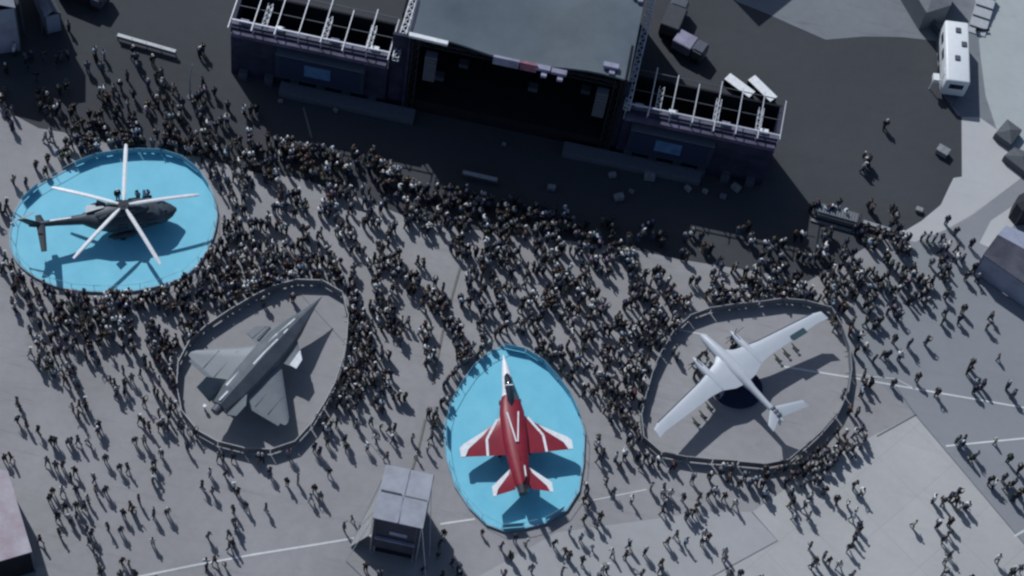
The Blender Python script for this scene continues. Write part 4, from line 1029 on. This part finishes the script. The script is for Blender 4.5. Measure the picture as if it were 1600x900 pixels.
# people pressed against the barriers and platform edges
def rim(k, dens, dist=(.35, 1.3)):
    P = rings[k]; n = len(P)
    for i in range(n):
        a_, b_ = P[i], P[(i + 1) % n]; X, Y, _ = proj((a_ + b_) / 2); L = (b_ - a_).length
        m = dens(X, Y) * L; m = int(m) + (rng.random() < m % 1)
        for _ in range(m):
            q = a_.lerp(b_, rng.random()); o_ = (q - cen[k]).normalized(); q = q + o_ * (rng.uniform(*dist) + q.length * 0); q.z = 0
            put(q, math.atan2(-o_.y, -o_.x) - math.pi / 2 + rng.uniform(-.3, .3), .38)
rim('hel', lambda X, Y: 3.4 if Y > 400 and X < 320 else (3.0 if (Y < 300 and X > 60) or X > 300 else .8), (.45, 1.9))
rim('kiz', lambda X, Y: 1.8 if (Y < 560 and (X < 400 or X > 500)) or X > 500 else (1.2 if Y < 520 else .25), (.35, 1.5))
rim('aki', lambda X, Y: 2.2 if (Y < 560 and X < 1250) or (X > 1200 and Y > 690) else (1.3 if X < 1030 else .5), (.35, 1.7))
rim('jet', lambda X, Y: 1.3 if Y < 640 else .12, (.5, 1.6))

spots = [s for s in spots if -30 < proj((s[0].x, s[0].y, .8))[0] < 1630 and proj((s[0].x, s[0].y, .8))[1] < 915]
def area(s):
    X, Y, dz = proj((s[0].x, s[0].y, s[0].z + .9))
    return (dz if 4 < X < 1596 and Y < 892 else 1e6 + dz)
spots.sort(key=area)
N_IND = 300
LM = [('the pinkish marquee', 20, 840), ('the square delay tower', 628, 830), ('the grey delta jet ring', 410, 640), ('the red jet platform', 806, 710), ('the white drone ring', 1150, 640), ('the pale slab corner', 1440, 680), ('the small lower right corner', 1560, 860), ('the bottom edge below the drone', 1150, 880), ('the bottom edge left of the tower', 300, 880)]
def where(X, Y):
    if X < 130 and Y > 690: return 'near the pinkish marquee' if X < 90 else 'right of the pinkish marquee'
    if X < 280: return 'in the crowd left of the bottom paint line' if Y > 740 else 'in the open left of the grey jet ring'
    if X < 460 and Y > 700: return 'below the grey jet ring' if Y < 800 else 'by the white paint line below the grey jet'
    if X < 570: return 'between the grey jet ring and the tower' if Y > 660 else 'beside the right side of the grey jet ring'
    if X < 700: return 'beside the square delay tower' if Y > 730 else 'between grey jet ring and red jet platform'
    if X < 800: return 'in the shade of the delay tower' if Y > 780 else 'left of the red jet platform'
    if X < 930 and Y > 800: return 'just below the red jet platform'
    if X < 1010 and Y < 800: return 'between the red jet platform and drone ring'
    if X < 1110: return 'below the left part of the drone ring' if Y < 800 else 'at the bottom between jet and drone'
    if X < 1200 : return 'below the middle of the drone ring' if Y < 780 else 'at the bottom beneath the drone ring'
    if X < 1300: return 'along the lower right of the drone ring' if Y < 765 else 'on the pale slab below the drone'
    if X < 1400: return 'right of the drone ring' if Y < 690 else 'on the left part of the pale slab'
    if X < 1470: return 'in the middle of the pale slab' if Y > 690 else 'on the tarmac past the drone ring'
    if X < 1545: return 'on the right part of the pale slab' if Y > 740 else 'on the tarmac right of the slab'
    return 'in the lower right corner' if Y > 760 else 'on the tarmac by the right edge'
used, last = set(), {}
def dress(zone, pi):
    for _ in range(400):
        k = (pick(SH_W), pick(TR_W), pick(HR_W), zone)
        if k not in used: break
    used.add(k); return k[:3]
for s in spots[:N_IND]:
    p, ang = s; X, Y, _ = proj((p.x, p.y, .9)); zone = where(X, Y)
    pi = rng.choices(range(8), [6, 4, 4, 1.4, 1.4, 1.6, 2, .3])[0]; si, ti, hi = dress(zone, pi)
    o = bpy.data.objects.new('person', bodies[pi]); col.objects.link(o)
    o.location = p; o.rotation_euler[2] = ang; sc_ = rng.uniform(.93, 1.06) * (.72 if rng.random() < .04 else 1); o.scale = (sc_, sc_, sc_)
    sk = m_sk[rng.randrange(3)]; slv = sk if rng.random() < .55 else m_sh[si]; so = m_so if rng.random() < .6 else m_sw
    for i, m in enumerate((sk, m_sh[si], slv, m_tr[ti], so)):
        o.material_slots[i].link = 'OBJECT'; o.material_slots[i].material = m
    tag(o, '%s person, %s top, %s trousers, %s' % (HEADW[hi], SHIRTS[si][0].replace(' ', '-'), TROUS[ti][0], zone), 'person', 'visitors walking around the aircraft displays')
    h = bpy.data.objects.new('hair' if hi in (0, 1, 5) else ('cap' if hi in (2, 3) else 'headscarf'), hair_for(pi, hi)); col.objects.link(h); h.parent = o

# the remaining dense crowd beyond them
lo = []
for p in POSES:
    me = grow(p, False, 0)
    for q in range(5): me.materials.append(None)
    lo.append(me)
def arr(me):
    V = np.empty(len(me.vertices) * 3, np.float32); me.vertices.foreach_get('co', V); V = V.reshape(-1, 3)
    F = [tuple(p.vertices) for p in me.polygons]; S = np.array([p.material_index for p in me.polygons]); return V, F, S
la = [arr(m) for m in lo]; ha = {}
palette = m_sk + m_sh + m_tr + m_hr + [m_so, m_sw]
oS, oT, oH, oO = 3, 3 + len(m_sh), 3 + len(m_sh) + len(m_tr), 3 + len(m_sh) + len(m_tr) + len(m_hr)
VV, loops, starts, totals, mats_i = [], [], [], [], []; base = 0; nl = 0
for p, ang in spots[N_IND:]:
    pi = rng.choices(range(8), [6, 3, 3, 2.5, 2, 1.5, 1, .8])[0]; si, ti, hi = pick(SH_W), pick(TR_W), pick(HR_W)
    k = (round(leans[pi], 2), hi)
    if k not in ha: ha[k] = arr(hair_for(pi, hi))
    ssc = rng.uniform(.93, 1.06) * (.72 if rng.random() < .05 else 1); cs, sn = math.cos(ang), math.sin(ang)
    Rm = np.array([[cs, -sn, 0], [sn, cs, 0], [0, 0, 1]], np.float32) * ssc
    sk = rng.randrange(3); slv = sk if rng.random() < .55 else oS + si; tab = np.array([sk, oS + si, slv, oT + ti, oO + (rng.random() > .6)])
    for (V, F, S), hh in ((la[pi], 0), (ha[k], 1)):
        VV.append(V @ Rm.T + np.array([p.x, p.y, p.z], np.float32))
        for f, sl in zip(F, S):
            loops.extend([i + base for i in f]); starts.append(nl); totals.append(len(f)); nl += len(f); mats_i.append(oH + hi if hh else int(tab[sl]))
        base += len(V)
VV = np.concatenate(VV); me = bpy.data.meshes.new('crowd')
me.vertices.add(len(VV)); me.vertices.foreach_set('co', VV.ravel()); me.loops.add(nl); me.loops.foreach_set('vertex_index', loops)
me.polygons.add(len(starts)); me.polygons.foreach_set('loop_start', starts); me.polygons.foreach_set('material_index', mats_i); me.polygons.foreach_set('use_smooth', [True] * len(starts))
me.update(calc_edges=True); me.validate()
for m in palette: me.materials.append(m)
cr = bpy.data.objects.new('crowd', me); col.objects.link(cr)
tag(cr, 'dense crowd of visitors filling the ground between stage and aircraft', 'crowd', kind='stuff')
for m in lo: bpy.data.meshes.remove(m)
print('people', len(spots), 'verts', len(VV))
